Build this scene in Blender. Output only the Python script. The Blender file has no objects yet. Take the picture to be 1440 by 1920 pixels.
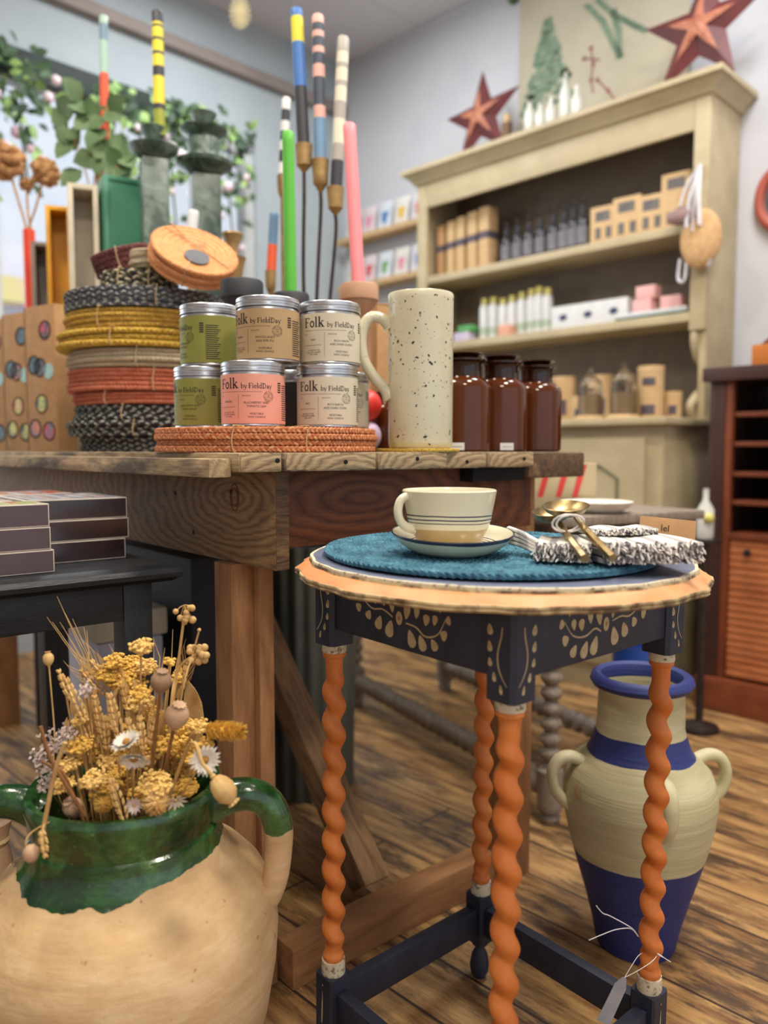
import bpy, bmesh, math, random
from mathutils import Vector, Matrix, Euler
sc = bpy.context.scene
COL = sc.collection
R = math.radians
PI = math.pi
rnd = random.Random(7)

# ------------------------------------------------------------------ camera
FPX = 1480.0; PITCH = math.atan(115/FPX); CH = .885
cd = bpy.data.cameras.new('camera'); cam = bpy.data.objects.new('camera', cd); COL.objects.link(cam)
cam.location = (0, 0, CH); cam.rotation_euler = (PI/2-PITCH, 0, 0)
cd.sensor_fit = 'HORIZONTAL'; cd.sensor_width = 36; cd.lens = 36*FPX/1440
cd.dof.use_dof = True; cd.dof.focus_distance = 1.08; cd.dof.aperture_fstop = 37/1000/.0110
cd.clip_start = .02
sc.camera = cam

def ray(px, py):
    x = (px-720)/FPX; v = -(py-960)/FPX
    return Vector((x, math.cos(PITCH)+v*math.sin(PITCH), -math.sin(PITCH)+v*math.cos(PITCH)))
def P(px, py, Y):
    d = ray(px, py); return d*(Y/d.y)+Vector((0, 0, CH))
def PZ(px, py, z):
    d = ray(px, py); return d*((z-CH)/d.z)+Vector((0, 0, CH))
def XY(px, Y, z):                         # point at depth Y and height z seen in image column px
    f = Y*math.cos(PITCH)-(z-CH)*math.sin(PITCH)
    return Vector(((px-720)/FPX*f, Y, z))

# ------------------------------------------------------------------ materials
def lin(c):
    return tuple(((x/255)/12.92 if x/255 <= .04045 else ((x/255+.055)/1.055)**2.4) for x in c)+(1,)
def newmat(name):
    m = bpy.data.materials.new(name); m.use_nodes = True
    nt = m.node_tree; b = nt.nodes['Principled BSDF']; return m, nt, b
def coords(nt, sx=1, sy=1, sz=1, rot=(0, 0, 0)):
    t = nt.nodes.new('ShaderNodeTexCoord'); mp = nt.nodes.new('ShaderNodeMapping')
    mp.inputs['Scale'].default_value = (sx, sy, sz); mp.inputs['Rotation'].default_value = rot
    nt.links.new(t.outputs['Object'], mp.inputs['Vector']); return mp.outputs[0]
def noise(nt, vec, scale, detail=5, rough=.6, dist=0):
    n = nt.nodes.new('ShaderNodeTexNoise'); n.inputs['Scale'].default_value = scale
    n.inputs['Detail'].default_value = detail; n.inputs['Roughness'].default_value = rough
    n.inputs['Distortion'].default_value = dist
    nt.links.new(vec, n.inputs['Vector']); return n.outputs['Fac']
def ramp(nt, fac, stops, interp='LINEAR'):
    r = nt.nodes.new('ShaderNodeValToRGB'); r.color_ramp.interpolation = interp
    e = r.color_ramp.elements
    while len(e) < len(stops): e.new(.5)
    for i, (p, c) in enumerate(stops):
        e[i].position = p; e[i].color = c if len(c) == 4 else lin(c)
    nt.links.new(fac, r.inputs[0]); return r.outputs[0]
def mixc(nt, fac, a, b, mode='MIX'):
    m = nt.nodes.new('ShaderNodeMix'); m.data_type = 'RGBA'; m.blend_type = mode
    for inp, v in ((m.inputs[0], fac), (m.inputs[6], a), (m.inputs[7], b)):
        if isinstance(v, (int, float)): inp.default_value = v
        elif isinstance(v, tuple): inp.default_value = v if len(v) == 4 else lin(v)
        else: nt.links.new(v, inp)
    return m.outputs[2]
def bumpn(nt, b, h, strength=.3, dist=.002):
    n = nt.nodes.new('ShaderNodeBump'); n.inputs['Strength'].default_value = strength
    n.inputs['Distance'].default_value = dist
    nt.links.new(h, n.inputs['Height']); nt.links.new(n.outputs[0], b.inputs['Normal'])
def M(name, c1, c2=None, scale=20, rough=.6, metal=0, bump=0, bscale=80, st=(1, 1, 1), lo=.35, hi=.65, coat=0, bd=.002, dist=0, trans=0, emit=0):
    m, nt, b = newmat(name)
    v = coords(nt, *st)
    c2 = c2 or tuple(max(0, int(x*.9)) for x in c1)
    col = ramp(nt, noise(nt, v, scale, dist=dist), [(lo, c1), (hi, c2)])
    nt.links.new(col, b.inputs['Base Color'])
    b.inputs['Roughness'].default_value = rough; b.inputs['Metallic'].default_value = metal
    b.inputs['Coat Weight'].default_value = coat; b.inputs['Coat Roughness'].default_value = .12
    b.inputs['Transmission Weight'].default_value = trans
    if bump: bumpn(nt, b, noise(nt, v, bscale), bump, bd)
    if emit:
        nt.links.new(col, b.inputs['Emission Color']); b.inputs['Emission Strength'].default_value = emit
    return m
def WOOD(name, dark, light, sc_=1., rough=.65, worn=None, knots=True, bump=.35, rings=22, axis='X'):
    m, nt, b = newmat(name)
    st = {'X': (1, 9, 9), 'Y': (9, 1, 9), 'Z': (9, 9, 1)}[axis]
    v = coords(nt, *[q*sc_ for q in st])
    st2 = {'X': (.22, 1, 1), 'Y': (1, .22, 1), 'Z': (1, 1, .22)}[axis]
    v2 = coords(nt, *[q*sc_ for q in st2])
    warp = noise(nt, v2, 9, 3, .5)
    w = nt.nodes.new('ShaderNodeMath'); w.operation = 'MULTIPLY'; w.inputs[1].default_value = rings
    nt.links.new(warp, w.inputs[0])
    fr = nt.nodes.new('ShaderNodeMath'); fr.operation = 'PINGPONG'; fr.inputs[1].default_value = 1.0
    nt.links.new(w.outputs[0], fr.inputs[0])
    fine = noise(nt, v, 26, 8, .7)
    c = ramp(nt, fr.outputs[0], [(0, dark), (.35, tuple((a+b_)//2 for a, b_ in zip(dark, light))), (1, light)])
    c2 = ramp(nt, fine, [(.3, dark), (.6, light)])
    c = mixc(nt, .5, c, c2)
    big = noise(nt, v2, 4.5, 4)
    c = mixc(nt, ramp(nt, big, [(.38, (255, 255, 255)), (.62, (150, 140, 130))]), (0, 0, 0, 1), c, 'MULTIPLY') if False else c
    if worn:
        c = mixc(nt, ramp(nt, noise(nt, v2, 13, 6), [(.5, (0, 0, 0)), (.62, (255, 255, 255))]), c, worn)
    nt.links.new(c, b.inputs['Base Color']); b.inputs['Roughness'].default_value = rough
    bumpn(nt, b, fine, bump, .002)
    return m

m_bench = WOOD('bench_wood', (88, 62, 40), (160, 124, 84), 1, .7)
m_benchtop = WOOD('bench_top_wood', (112, 92, 66), (196, 170, 130), 1.2, .8, worn=(84, 72, 60), bump=.8)
m_benchdark = WOOD('bench_dark_wood', (58, 26, 12), (112, 62, 32), 1, .7)
m_bencharm = WOOD('bench_leg_wood', (126, 84, 50), (176, 128, 84), .8, .7, bump=.2, rings=14)
m_oldend = WOOD('old_board', (42, 28, 20), (112, 84, 56), 2, .7, worn=(134, 104, 70), bump=.7)
m_blackp = M('black_paint', (24, 26, 30), (36, 39, 44), 25, .45, bump=.3, bscale=60, st=(1, 6, 6))
m_navy = M('navy_paint', (28, 32, 48), (40, 44, 62), 30, .55, bump=.25, bscale=90, st=(1, 1, .4))
m_blue_top = M('blue_table_top_paint', (84, 92, 116), (100, 108, 130), 20, .6, bump=.15)
m_orange = M('orange_paint', (194, 102, 36), (212, 128, 60), 14, .6, bump=.3, bscale=120)
m_rim = M('peach_rim_paint', (212, 138, 84), (224, 160, 110), 12, .55, bump=.15)
m_ring = M('cream_distressed', (206, 196, 168), (110, 96, 74), 160, .7, lo=.52, hi=.66, bump=.4, bscale=150)
m_lip = M('worn_lip', (196, 174, 128), (96, 72, 46), 30, .7, lo=.42, hi=.6, bump=.6, bscale=110, bd=.004)
m_motif = M('painted_gold_beige', (190, 172, 132), (166, 146, 104), 120, .6, lo=.4, hi=.7)
m_motifc = M('painted_gold_centre', (158, 120, 72), None, 90, .6)
m_white = M('white_wall_paint', (202, 202, 206), (194, 195, 200), 2, .85)
m_ceil = M('ceiling_paint', (186, 184, 188), (178, 176, 181), 1.5, .9)
m_railp = M('picture_rail_paint', (150, 138, 132), (140, 130, 124), 6, .8)
m_hutch = M('cream_painted_wood', (186, 170, 136), (170, 154, 120), 9, .6, st=(.6, 1, 1))
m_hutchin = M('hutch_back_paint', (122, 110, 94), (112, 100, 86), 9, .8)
m_groove = M('green_painted_groove', (112, 112, 82), (98, 100, 74), 14, .7)
m_cream_glaze = M('cream_glaze', (222, 216, 188), (212, 206, 174), 14, .22, coat=.4)
m_clay = M('raw_clay', (176, 150, 104), (160, 134, 90), 60, .8, bump=.3, bscale=200)
m_navyline = M('navy_glaze_line', (36, 38, 62), (52, 52, 76), 60, .3)
m_twine = M('jute_twine', (206, 182, 138), (180, 152, 108), 200, .9)
m_kraft = M('kraft_card', (190, 148, 102), (176, 134, 90), 30, .8)
m_kraft2 = M('kraft_card_light', (204, 172, 128), (194, 160, 114), 30, .8)
m_alu = M('brushed_aluminium', (214, 214, 214), (196, 196, 198), 40, .28, metal=1)
m_ink = M('black_ink', (30, 26, 28), None, 40, .7)
m_darkmetal = M('dark_iron', (66, 56, 50), (48, 40, 36), 40, .5, metal=.6)
m_brass = M('aged_brass', (172, 142, 92), (140, 112, 68), 30, .45, metal=.4)
m_brass2 = M('polished_brass', (172, 150, 108), (116, 96, 62), 45, .36, metal=1)
m_matblk = M('matt_black_ceramic', (34, 35, 40), (42, 43, 48), 30, .6)
m_tan = M('tan_ceramic', (184, 142, 110), (172, 130, 98), 20, .6)
m_redball = M('red_lacquer', (214, 50, 38), (202, 44, 34), 10, .4)
m_lilac = M('lilac_lacquer', (206, 180, 206), None, 10, .4)
m_marble = M('green_marble', (52, 72, 62), (112, 128, 116), 22, .35, lo=.4, hi=.68, dist=1.2)
m_redwood = WOOD('red_brown_cabinet_wood', (84, 38, 22), (128, 66, 38), .9, .4, bump=.1, rings=10)
m_darkwood = M('dark_cabinet_wood', (70, 44, 40), (56, 34, 30), 12, .4, st=(1, 1, .3))
m_tamb = WOOD('tambour_wood', (150, 82, 46), (190, 116, 70), .9, .45, bump=.1, rings=10)
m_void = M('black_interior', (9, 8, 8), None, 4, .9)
m_whitep = M('white_paper', (230, 230, 228), None, 10, .7)
m_starred = M('oxblood_tin', (104, 42, 42), (88, 36, 36), 12, .55)
m_starrust = M('rust_orange_patina', (188, 122, 90), (150, 84, 62), 30, .6)

def KNOT(name, dark, light, kx, kz, axes=(0, 2), sx=.12, freq=170, rough=.7):
    """flat sawn pine: growth lines bending round a knot"""
    m, nt, b = newmat(name); t = nt.nodes.new('ShaderNodeTexCoord'); sp = nt.nodes.new('ShaderNodeSeparateXYZ'); O = t.outputs['Object']; nt.links.new(O, sp.inputs[0])
    def mt(op, a, c=None, d=None):
        n = nt.nodes.new('ShaderNodeMath'); n.operation = op
        for i, v in enumerate((a, c, d)):
            if v is None: continue
            if isinstance(v, (int, float)): n.inputs[i].default_value = v
            else: nt.links.new(v, n.inputs[i])
        return n.outputs[0]
    dx = mt('SUBTRACT', sp.outputs[axes[0]], kx); dz = mt('SUBTRACT', sp.outputs[axes[1]], kz)
    f = mt('SQRT', mt('ADD', mt('MULTIPLY', mt('MULTIPLY', dx, dx), sx), mt('MULTIPLY', dz, dz)))
    f = mt('MULTIPLY_ADD', noise(nt, coords(nt, 2.5, 8, 8), 1.6, 4), .05, f)
    fr = mt('PINGPONG', mt('MULTIPLY', f, freq), 1.0)
    mid = tuple((p+q)//2 for p, q in zip(dark, light))
    c = ramp(nt, fr, [(0, dark), (.28, mid), (1, light)])
    fine = noise(nt, coords(nt, 1, 10, 10), 30, 7, .7)
    c = mixc(nt, .35, c, ramp(nt, fine, [(.3, dark), (.65, light)]))
    c = mixc(nt, ramp(nt, noise(nt, coords(nt, 1, 2, 2), 5, 4), [(.5, (0, 0, 0)), (.75, (150, 150, 150))]), c, (80, 64, 50))
    nt.links.new(c, b.inputs['Base Color']); b.inputs['Roughness'].default_value = rough
    bumpn(nt, b, mt('ADD', fr, fine), .45, .0015); return m
# ------------------------------------------------------------------ mesh builder
I4 = Matrix.Identity(4)
class MB:
    def __init__(s): s.bm = bmesh.new(); s.mi = 0
    def _f(s, vs):
        try:
            f = s.bm.faces.new(vs); f.material_index = s.mi; return f
        except ValueError: return None
    def box(s, x0, x1, y0, y1, z0, z1, bevel=0, mat=None):
        b = bmesh.new()
        v = [b.verts.new((x, y, z)) for x in (x0, x1) for y in (y0, y1) for z in (z0, z1)]
        for q in ((0, 1, 3, 2), (4, 6, 7, 5), (0, 4, 5, 1), (2, 3, 7, 6), (0, 2, 6, 4), (1, 5, 7, 3)):
            b.faces.new([v[i] for i in q])
        if bevel: bmesh.ops.bevel(b, geom=b.edges[:], offset=bevel, segments=2, profile=.6, affect='EDGES')
        s.merge(b, mat)
        return s
    def merge(s, b, mat=None):
        mp = {}
        for v in b.verts: mp[v] = s.bm.verts.new(mat @ v.co if mat else v.co)
        for f in b.faces: s._f([mp[v] for v in f.verts])
        b.free()
    def lathe(s, prof, seg=40, mat=None, caps=False, a0=0, rf=None, mis=None):
        """prof: list of (r, z)"""
        rows = []
        for (r, z) in prof:
            if r <= 1e-6:
                p = Vector((0, 0, z)); rows.append([s.bm.verts.new(mat @ p if mat else p)])
            else:
                row = []
                for i in range(seg):
                    a = a0+2*PI*i/seg; rr = r*(rf(a, z, r) if rf else 1)
                    p = Vector((rr*math.cos(a), rr*math.sin(a), z)); row.append(s.bm.verts.new(mat @ p if mat else p))
                rows.append(row)
        for k in range(len(rows)-1):
            if mis is not None: s.mi = mis[k]
            A, B = rows[k], rows[k+1]
            for i in range(seg):
                j = (i+1) % seg
                if len(A) == 1 and len(B) == 1: continue
                if len(A) == 1: s._f([A[0], B[j], B[i]][::-1])
                elif len(B) == 1: s._f([A[i], A[j], B[0]])
                else: s._f([A[i], A[j], B[j], B[i]])
        if caps:
            if len(rows[0]) > 1: s._f(rows[0][::-1])
            if len(rows[-1]) > 1: s._f(rows[-1])
        return s
    def tube(s, pts, r, seg=8, caps=True, closed=False, flat=1.0, upv=None):
        pts = [Vector(p) for p in pts]; n = len(pts)
        rs = r if isinstance(r, (list, tuple)) else [r]*n
        rows = []; prev = Vector(upv) if upv else None
        for i in range(n):
            if closed: t = pts[(i+1) % n]-pts[i-1]
            else: t = pts[min(i+1, n-1)]-pts[max(i-1, 0)]
            if t.length < 1e-9: t = Vector((0, 0, 1))
            t.normalize()
            if prev is None: prev = Vector((0, 0, 1)) if abs(t.z) < .9 else Vector((1, 0, 0))
            u = prev-t*prev.dot(t)
            if u.length < 1e-6: u = t.orthogonal()
            u.normalize(); w = t.cross(u); prev = u
            rows.append([s.bm.verts.new(pts[i]+(u*math.cos(2*PI*k/seg)*flat+w*math.sin(2*PI*k/seg))*rs[i]) for k in range(seg)])
        for i in range(n if closed else n-1):
            A, B = rows[i], rows[(i+1) % n]
            for k in range(seg): s._f([A[k], A[(k+1) % seg], B[(k+1) % seg], B[k]])
        if caps and not closed:
            s._f(rows[0][::-1]); s._f(rows[-1])
        return s
    def prism(s, poly, z0, z1, mat=None):
        a = [s.bm.verts.new((mat or I4) @ Vector((x, y, z0))) for x, y in poly]
        b = [s.bm.verts.new((mat or I4) @ Vector((x, y, z1))) for x, y in poly]
        n = len(poly); s._f(a[::-1]); s._f(b)
        for i in range(n): s._f([a[i], a[(i+1) % n], b[(i+1) % n], b[i]])
        return s
    def ball(s, c, r, sub=1, sc_=(1, 1, 1), mat=None):
        b = bmesh.new(); bmesh.ops.create_icosphere(b, subdivisions=sub, radius=1)
        m = Matrix.Translation(c) @ (mat or I4) @ Matrix.Diagonal((r*sc_[0], r*sc_[1], r*sc_[2], 1))
        s.merge(b, m); return s
    def quad(s, a, b, c, d):
        s._f([s.bm.verts.new(Vector(p)) for p in (a, b, c, d)]); return s
    def poly(s, pts):
        s._f([s.bm.verts.new(Vector(p)) for p in pts]); return s
    def obj(s, name, mats, parent=None, loc=(0, 0, 0), rot=None, angle=.75, smooth=True):
        bm = s.bm
        bmesh.ops.recalc_face_normals(bm, faces=bm.faces[:])
        if smooth:
            for f in bm.faces: f.smooth = True
            for e in bm.edges:
                if len(e.link_faces) == 2 and e.calc_face_angle(0) > angle: e.smooth = False
        me = bpy.data.meshes.new(name); bm.to_mesh(me); bm.free()
        for m in (mats if isinstance(mats, (list, tuple)) else [mats]): me.materials.append(m)
        o = bpy.data.objects.new(name, me); COL.objects.link(o)
        if parent: o.parent = parent
        o.location = loc
        if rot is not None:
            o.rotation_euler = rot if isinstance(rot, (tuple, list, Euler)) else (0, 0, rot)
        return o
def tag(o, label, cat, group=None, kind=None):
    if label: o['label'] = label
    if cat: o['category'] = cat
    if group: o['group'] = group
    if kind: o['kind'] = kind
    return o
def E(name, label, cat, loc=(0, 0, 0), rz=0, group=None, rot=None):
    o = bpy.data.objects.new(name, None); COL.objects.link(o); o.empty_display_size = .02
    o.location = loc; o.rotation_euler = rot if rot else (0, 0, rz)
    return tag(o, label, cat, group)
def struct(o): o['kind'] = 'structure'; return o
def dup(root, loc=None, rz=None, label=None, group=None, rot=None, scale=None):
    def cp(o, par):
        c = o.copy(); COL.objects.link(c)
        if par: c.parent = par
        for ch in list(o.children): cp(ch, c)
        return c
    c = cp(root, None)
    if loc is not None: c.location = loc
    if rz is not None: c.rotation_euler = (0, 0, rz)
    if rot is not None: c.rotation_euler = rot
    if scale is not None: c.scale = scale if isinstance(scale, tuple) else (scale,)*3
    if label: c['label'] = label
    if group: c['group'] = group
    return c
def board(parent, name, x0, x1, y0, y1, z0, z1, mat, axis='X', bevel=.0015, rotz=0, sag=None):
    """a box whose own local X runs along the grain"""
    c = Vector(((x0+x1)/2, (y0+y1)/2, (z0+z1)/2)); h = Vector((x1-x0, y1-y0, z1-z0))/2
    off = rnd.uniform(-3, 3)
    if axis == 'X': d, rot = (h.x, h.y, h.z), (0, 0, 0)
    elif axis == 'Y': d, rot = (h.y, h.x, h.z), (0, 0, PI/2)
    else: d, rot = (h.z, h.y, h.x), (0, PI/2, 0)
    mb = MB(); mb.box(-d[0], d[0], -d[1], d[1], -d[2], d[2], bevel)
    return mb.obj(name, mat, parent, c, rot)
def smoothpath(pts, n=6):
    """Catmull-Rom through pts"""
    pts = [Vector(p) for p in pts]; out = []
    for i in range(len(pts)-1):
        p0 = pts[max(i-1, 0)]; p1 = pts[i]; p2 = pts[i+1]; p3 = pts[min(i+2, len(pts)-1)]
        for k in range(n):
            t = k/n
            out.append(.5*((2*p1)+(p2-p0)*t+(2*p0-5*p1+4*p2-p3)*t*t+(3*p1-p0-3*p2+p3)*t**3))
    out.append(pts[-1]); return out

# ------------------------------------------------------------------ writing
def text2d(s, size=1, align='LEFT'):
    cu = bpy.data.curves.new('writing', 'FONT'); cu.body = s; cu.size = size; cu.align_x = align; cu.resolution_u = 2
    o = bpy.data.objects.new('writing', cu); COL.objects.link(o)
    dg = bpy.context.evaluated_depsgraph_get(); dg.update()
    me = o.evaluated_get(dg).to_mesh()
    vs = [(v.co.x, v.co.y) for v in me.vertices]; fs = [tuple(p.vertices) for p in me.polygons]
    o.evaluated_get(dg).to_mesh_clear(); bpy.data.objects.remove(o); bpy.data.curves.remove(cu)
    return vs, fs
_tc = {}
def text_cached(s, size, align='LEFT'):
    k = (s, size, align)
    if k not in _tc: _tc[k] = text2d(s, size, align)
    return _tc[k]
def ell(cx, cy, rx, ry, a0=0, a1=360, n=14):
    return [(cx+rx*math.cos(R(a0+(a1-a0)*i/n)), cy+ry*math.sin(R(a0+(a1-a0)*i/n))) for i in range(n+1)]
GL = {
 'F': (.70, [([(.18, 0), (.18, 1)], .17), ([(.03, .965), (.68, .965)], .075), ([(.65, 1), (.65, .76)], .06), ([(.18, .52), (.5, .52)], .07), ([(.5, .64), (.5, .4)], .05), ([(.01, .035), (.38, .035)], .07)]),
 'o': (.62, [(ell(.31, .33, .22, .29), .13)]),
 'l': (.38, [([(.18, 0), (.18, 1.08)], .16), ([(.03, 1.05), (.2, 1.05)], .06), ([(.02, .03), (.35, .03)], .06)]),
 'k': (.70, [([(.17, 0), (.17, 1.08)], .16), ([(.02, 1.05), (.2, 1.05)], .06), ([(.02, .03), (.33, .03)], .06), ([(.17, .28), (.53, .62)], .08), ([(.3, .4), (.58, .03)], .16), ([(.38, .63), (.64, .63)], .06), ([(.44, .03), (.72, .03)], .06)]),
 'b': (.66, [([(.14, 0), (.14, 1.08)], .12), ([(.0, 1.05), (.14, 1.05)], .06), (ell(.35, .33, .21, .28), .11)]),
 'y': (.62, [([(.08, .64), (.32, .02)], .13), ([(.55, .64), (.3, -.12), (.2, -.26), (.06, -.24)], .08), ([(.0, .63), (.22, .63)], .05), ([(.42, .63), (.64, .63)], .05)]),
 'i': (.34, [([(.16, 0), (.16, .64)], .14), ([(.03, .62), (.16, .62)], .05), ([(.02, .03), (.31, .03)], .05), ([(.16, .8), (.16, .95)], .15)]),
 'e': (.58, [(ell(.3, .33, .21, .28, 5, 320), .11), ([(.1, .37), (.5, .37)], .06)]),
 'd': (.68, [([(.5, 0), (.5, 1.08)], .12), ([(.36, 1.05), (.5, 1.05)], .06), (ell(.29, .33, .21, .28), .11), ([(.5, .03), (.64, .03)], .05)]),
 'D': (.86, [([(.18, 0), (.18, 1)], .15), ([(.02, .965), (.18, .965), (.45, .95), (.66, .78), (.72, .5), (.66, .22), (.45, .05), (.02, .035)], .11)]),
 'a': (.60, [(ell(.25, .19, .16, .16), .1), ([(.56, .03), (.45, .05), (.44, .4), (.36, .58), (.22, .61), (.08, .52)], .11)]),
 ' ': (.3, [])}
def serif(s, x0, y0, size):
    """hand-drawn serif letters as ribbons: returns verts, faces"""
    V = []; F = []; x = x0
    for ch in s:
        adv, strokes = GL[ch]
        for pts, w in strokes:
            base = len(V); n = len(pts)
            for i, p in enumerate(pts):
                a = pts[max(i-1, 0)]; b = pts[min(i+1, n-1)]
                tx, ty = b[0]-a[0], b[1]-a[1]; L = math.hypot(tx, ty) or 1; nx, ny = -ty/L*w/2, tx/L*w/2
                V.append((x+(p[0]+nx)*size, y0+(p[1]+ny)*size)); V.append((x+(p[0]-nx)*size, y0+(p[1]-ny)*size))
            for i in range(n-1): F.append((base+2*i, base+2*i+1, base+2*i+3, base+2*i+2))
        x += adv*size
    return V, F, x
# ------------------------------------------------------------------ room
CORNER = Vector((-.242, 4.742, 0))
RT = Matrix.Translation(CORNER) @ Matrix.Rotation(R(-135), 4, 'Z')   # local x along window wall, local y along... into room
# local x = (-.707,-.707); local y = (.707,-.707) = along right wall towards the camera side
def room_obj(mb, name, mats, **k):
    o = mb.obj(name, mats, None, CORNER, R(-135), **k); return o
CZ = 3.1; LX = 6.0; LY = 6.5
# floor boards: procedural, long along local y
m, nt, b = newmat('worn_floorboards')
v = coords(nt, 1, 1, 1, (0, 0, PI/2))
br = nt.nodes.new('ShaderNodeTexBrick'); nt.links.new(v, br.inputs['Vector'])
br.inputs['Scale'].default_value = 1; br.inputs['Brick Width'].default_value = 2.3; br.inputs['Row Height'].default_value = .115
br.inputs['Mortar Size'].default_value = .003; br.inputs['Color1'].default_value = (.25, .25, .25, 1); br.inputs['Color2'].default_value = (.85, .85, .85, 1)
br.inputs['Mortar'].default_value = (0, 0, 0, 1); br.offset = .37
vs_ = coords(nt, 7, .7, 1)
n1 = noise(nt, vs_, 5.0, 9, .72)
vs2 = coords(nt, 5, 1.1, 1)
n2 = noise(nt, vs2, 2.6, 8, .75)
base = mixc(nt, br.outputs['Color'], (170, 126, 72), (214, 172, 112))
c = mixc(nt, ramp(nt, n1, [(.36, (0, 0, 0)), (.62, (255, 255, 255))]), (112, 74, 42), base)
c = mixc(nt, ramp(nt, n2, [(.49, (0, 0, 0)), (.58, (235, 235, 235))]), c, (62, 46, 38))
c = mixc(nt, br.outputs['Fac'], c, (60, 42, 30))
nt.links.new(c, b.inputs['Base Color']); b.inputs['Roughness'].default_value = .5
bumpn(nt, b, n1, .35, .003)
m_floor = m
mb = MB(); mb.box(-.1, LX+.1, -.1, LY, -.05, 0)
struct(room_obj(mb, 'floor', m_floor))
# ceiling (suspended panels: faint joints)
m, nt, b = newmat('ceiling_panels')
v = coords(nt); bk = nt.nodes.new('ShaderNodeTexBrick'); nt.links.new(v, bk.inputs['Vector']); bk.offset = 0
bk.inputs['Scale'].default_value = 1; bk.inputs['Brick Width'].default_value = 1.2; bk.inputs['Row Height'].default_value = .6; bk.inputs['Mortar Size'].default_value = .007
bk.inputs['Color1'].default_value = lin((214, 212, 218)); bk.inputs['Color2'].default_value = lin((210, 209, 215)); bk.inputs['Mortar'].default_value = lin((198, 196, 202))
nt.links.new(bk.outputs['Color'], b.inputs['Base Color']); b.inputs['Roughness'].default_value = .9
mb = MB(); mb.box(-.1, LX+.1, -.1, LY, CZ, CZ+.05)
struct(room_obj(mb, 'ceiling', m))
mb = MB(); mb.box(-.1, 0, -.1, LY, 0, CZ); struct(room_obj(mb, 'wall_right', m_white))
mb = MB(); mb.box(LX, LX+.1, -.1, LY, 0, CZ); struct(room_obj(mb, 'wall_left', m_white))
# window wall, opening x .75..4.4  z .75..2.5
WX0, WX1, WZ0, WZ1 = .62, 4.6, .75, 2.5
mb = MB()
mb.box(0, WX0, -.1, 0, 0, CZ); mb.box(WX1, LX, -.1, 0, 0, CZ); mb.box(WX0, WX1, -.1, 0, 0, WZ0); mb.box(WX0, WX1, -.1, 0, WZ1, CZ)
struct(room_obj(mb, 'wall_back', M('pale_grey_green_wall', (176, 186, 190), (168, 178, 184), 3, .85)))
mb = MB(); mb.box(.005, LX, 0, .05, 2.80, 2.86, .008)
struct(room_obj(mb, 'trim_1', m_railp))
mb = MB(); mb.box(.0, .03, .02, LY, 0, .14, .004); struct(room_obj(mb, 'baseboard_right', m_white))
# window: frame, mullions, glass
wf = MB()
for x in (WX0, WX0+1.3, WX0+2.6, WX1-.06): wf.box(x, x+.06, -.09, -.02, WZ0, WZ1)
wf.box(WX0, WX1, -.09, -.02, WZ0, WZ0+.06); wf.box(WX0, WX1, -.09, -.02, WZ1-.06, WZ1)
wo = struct(room_obj(wf, 'window_1', M('window_frame_paint', (210, 214, 214), None, 6, .5)))
mb = MB(); mb.box(WX0+.05, WX1-.05, -.06, -.055, WZ0+.05, WZ1-.05)
mg, nt, b = newmat('window_glass'); b.inputs['Transmission Weight'].default_value = 1; b.inputs['Roughness'].default_value = 0; b.inputs['IOR'].default_value = 1.01
mb.obj('window_pane', mg, wo)
# outside
OUT = CORNER
mb = MB(); mb.box(-3, 9, -9, -.12, -.1, -.03)
struct(room_obj(mb, 'trim_pavement', M('pavement', (190, 190, 190), (170, 170, 172), 4, .9)))
def out_thing(name, label, cat, builder, mat):
    mb = MB(); builder(mb); o = room_obj(mb, name, mat); return tag(o, label, cat)
e = E('shop_building', 'pale shopfront across the street seen through the window', 'building', CORNER, R(-135))
mb = MB(); mb.box(-2, 10, -7.4, -7, -.03, 5.5); mb.obj('facade', M('render_pale', (222, 226, 232), (206, 214, 224), 2, .8), e)
for x in (0, 1.9, 3.8, 5.7, 7.6):
    mb = MB(); mb.box(x, x+1.2, -6.99, -6.93, .9, 2.5); mb.obj('window', M('shop_window', (150, 190, 224), (240, 236, 242), 1.6, .2), e)
mb = MB(); mb.box(-2, 10, -7, -6.6, 2.7, 3.0); mb.obj('awning', M('awning_pink', (236, 190, 206), (230, 214, 150), 1.1, .8, lo=.45, hi=.55), e)
mb = MB(); mb.box(1.05, WX1+.1, .001, .03, 2.44, 2.56, .008); tag(room_obj(mb, 'dark_head_strip', M('head_strip_dark', (50, 60, 56), (40, 50, 48), 8, .7)), 'dark strip added along the top of the shop window to darken it', 'strip')  # added dark strip, stands in for the dark band at the window head
m_leafd = M('dark_leaf', (34, 58, 40), (74, 104, 62), 9, .6)
m_leafl = M('light_leaf', (120, 158, 82), (160, 190, 116), 9, .6)
m_blos = M('pink_blossom', (236, 196, 214), (246, 232, 236), 7, .7)
def leaf(mb, c, d, up, L, W, curl=.2):
    d = Vector(d).normalized(); up = Vector(up); s_ = d.cross(up)
    if s_.length < 1e-4: s_ = d.orthogonal()
    s_.normalize(); n = s_.cross(d)
    c = Vector(c)
    pts = []
    for t, w in ((0, .08), (.25, .8), (.5, 1), (.8, .62), (1, .05)):
        o = c+d*L*t-n*curl*L*t*t
        pts.append((o+s_*W*w*.5+n*W*.12*w, o, o-s_*W*w*.5+n*W*.12*w))
    vs = [[mb.bm.verts.new(p) for p in row] for row in pts]
    for i in range(4):
        for k in range(2): mb._f([vs[i][k], vs[i][k+1], vs[i+1][k+1], vs[i+1][k]])
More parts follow.
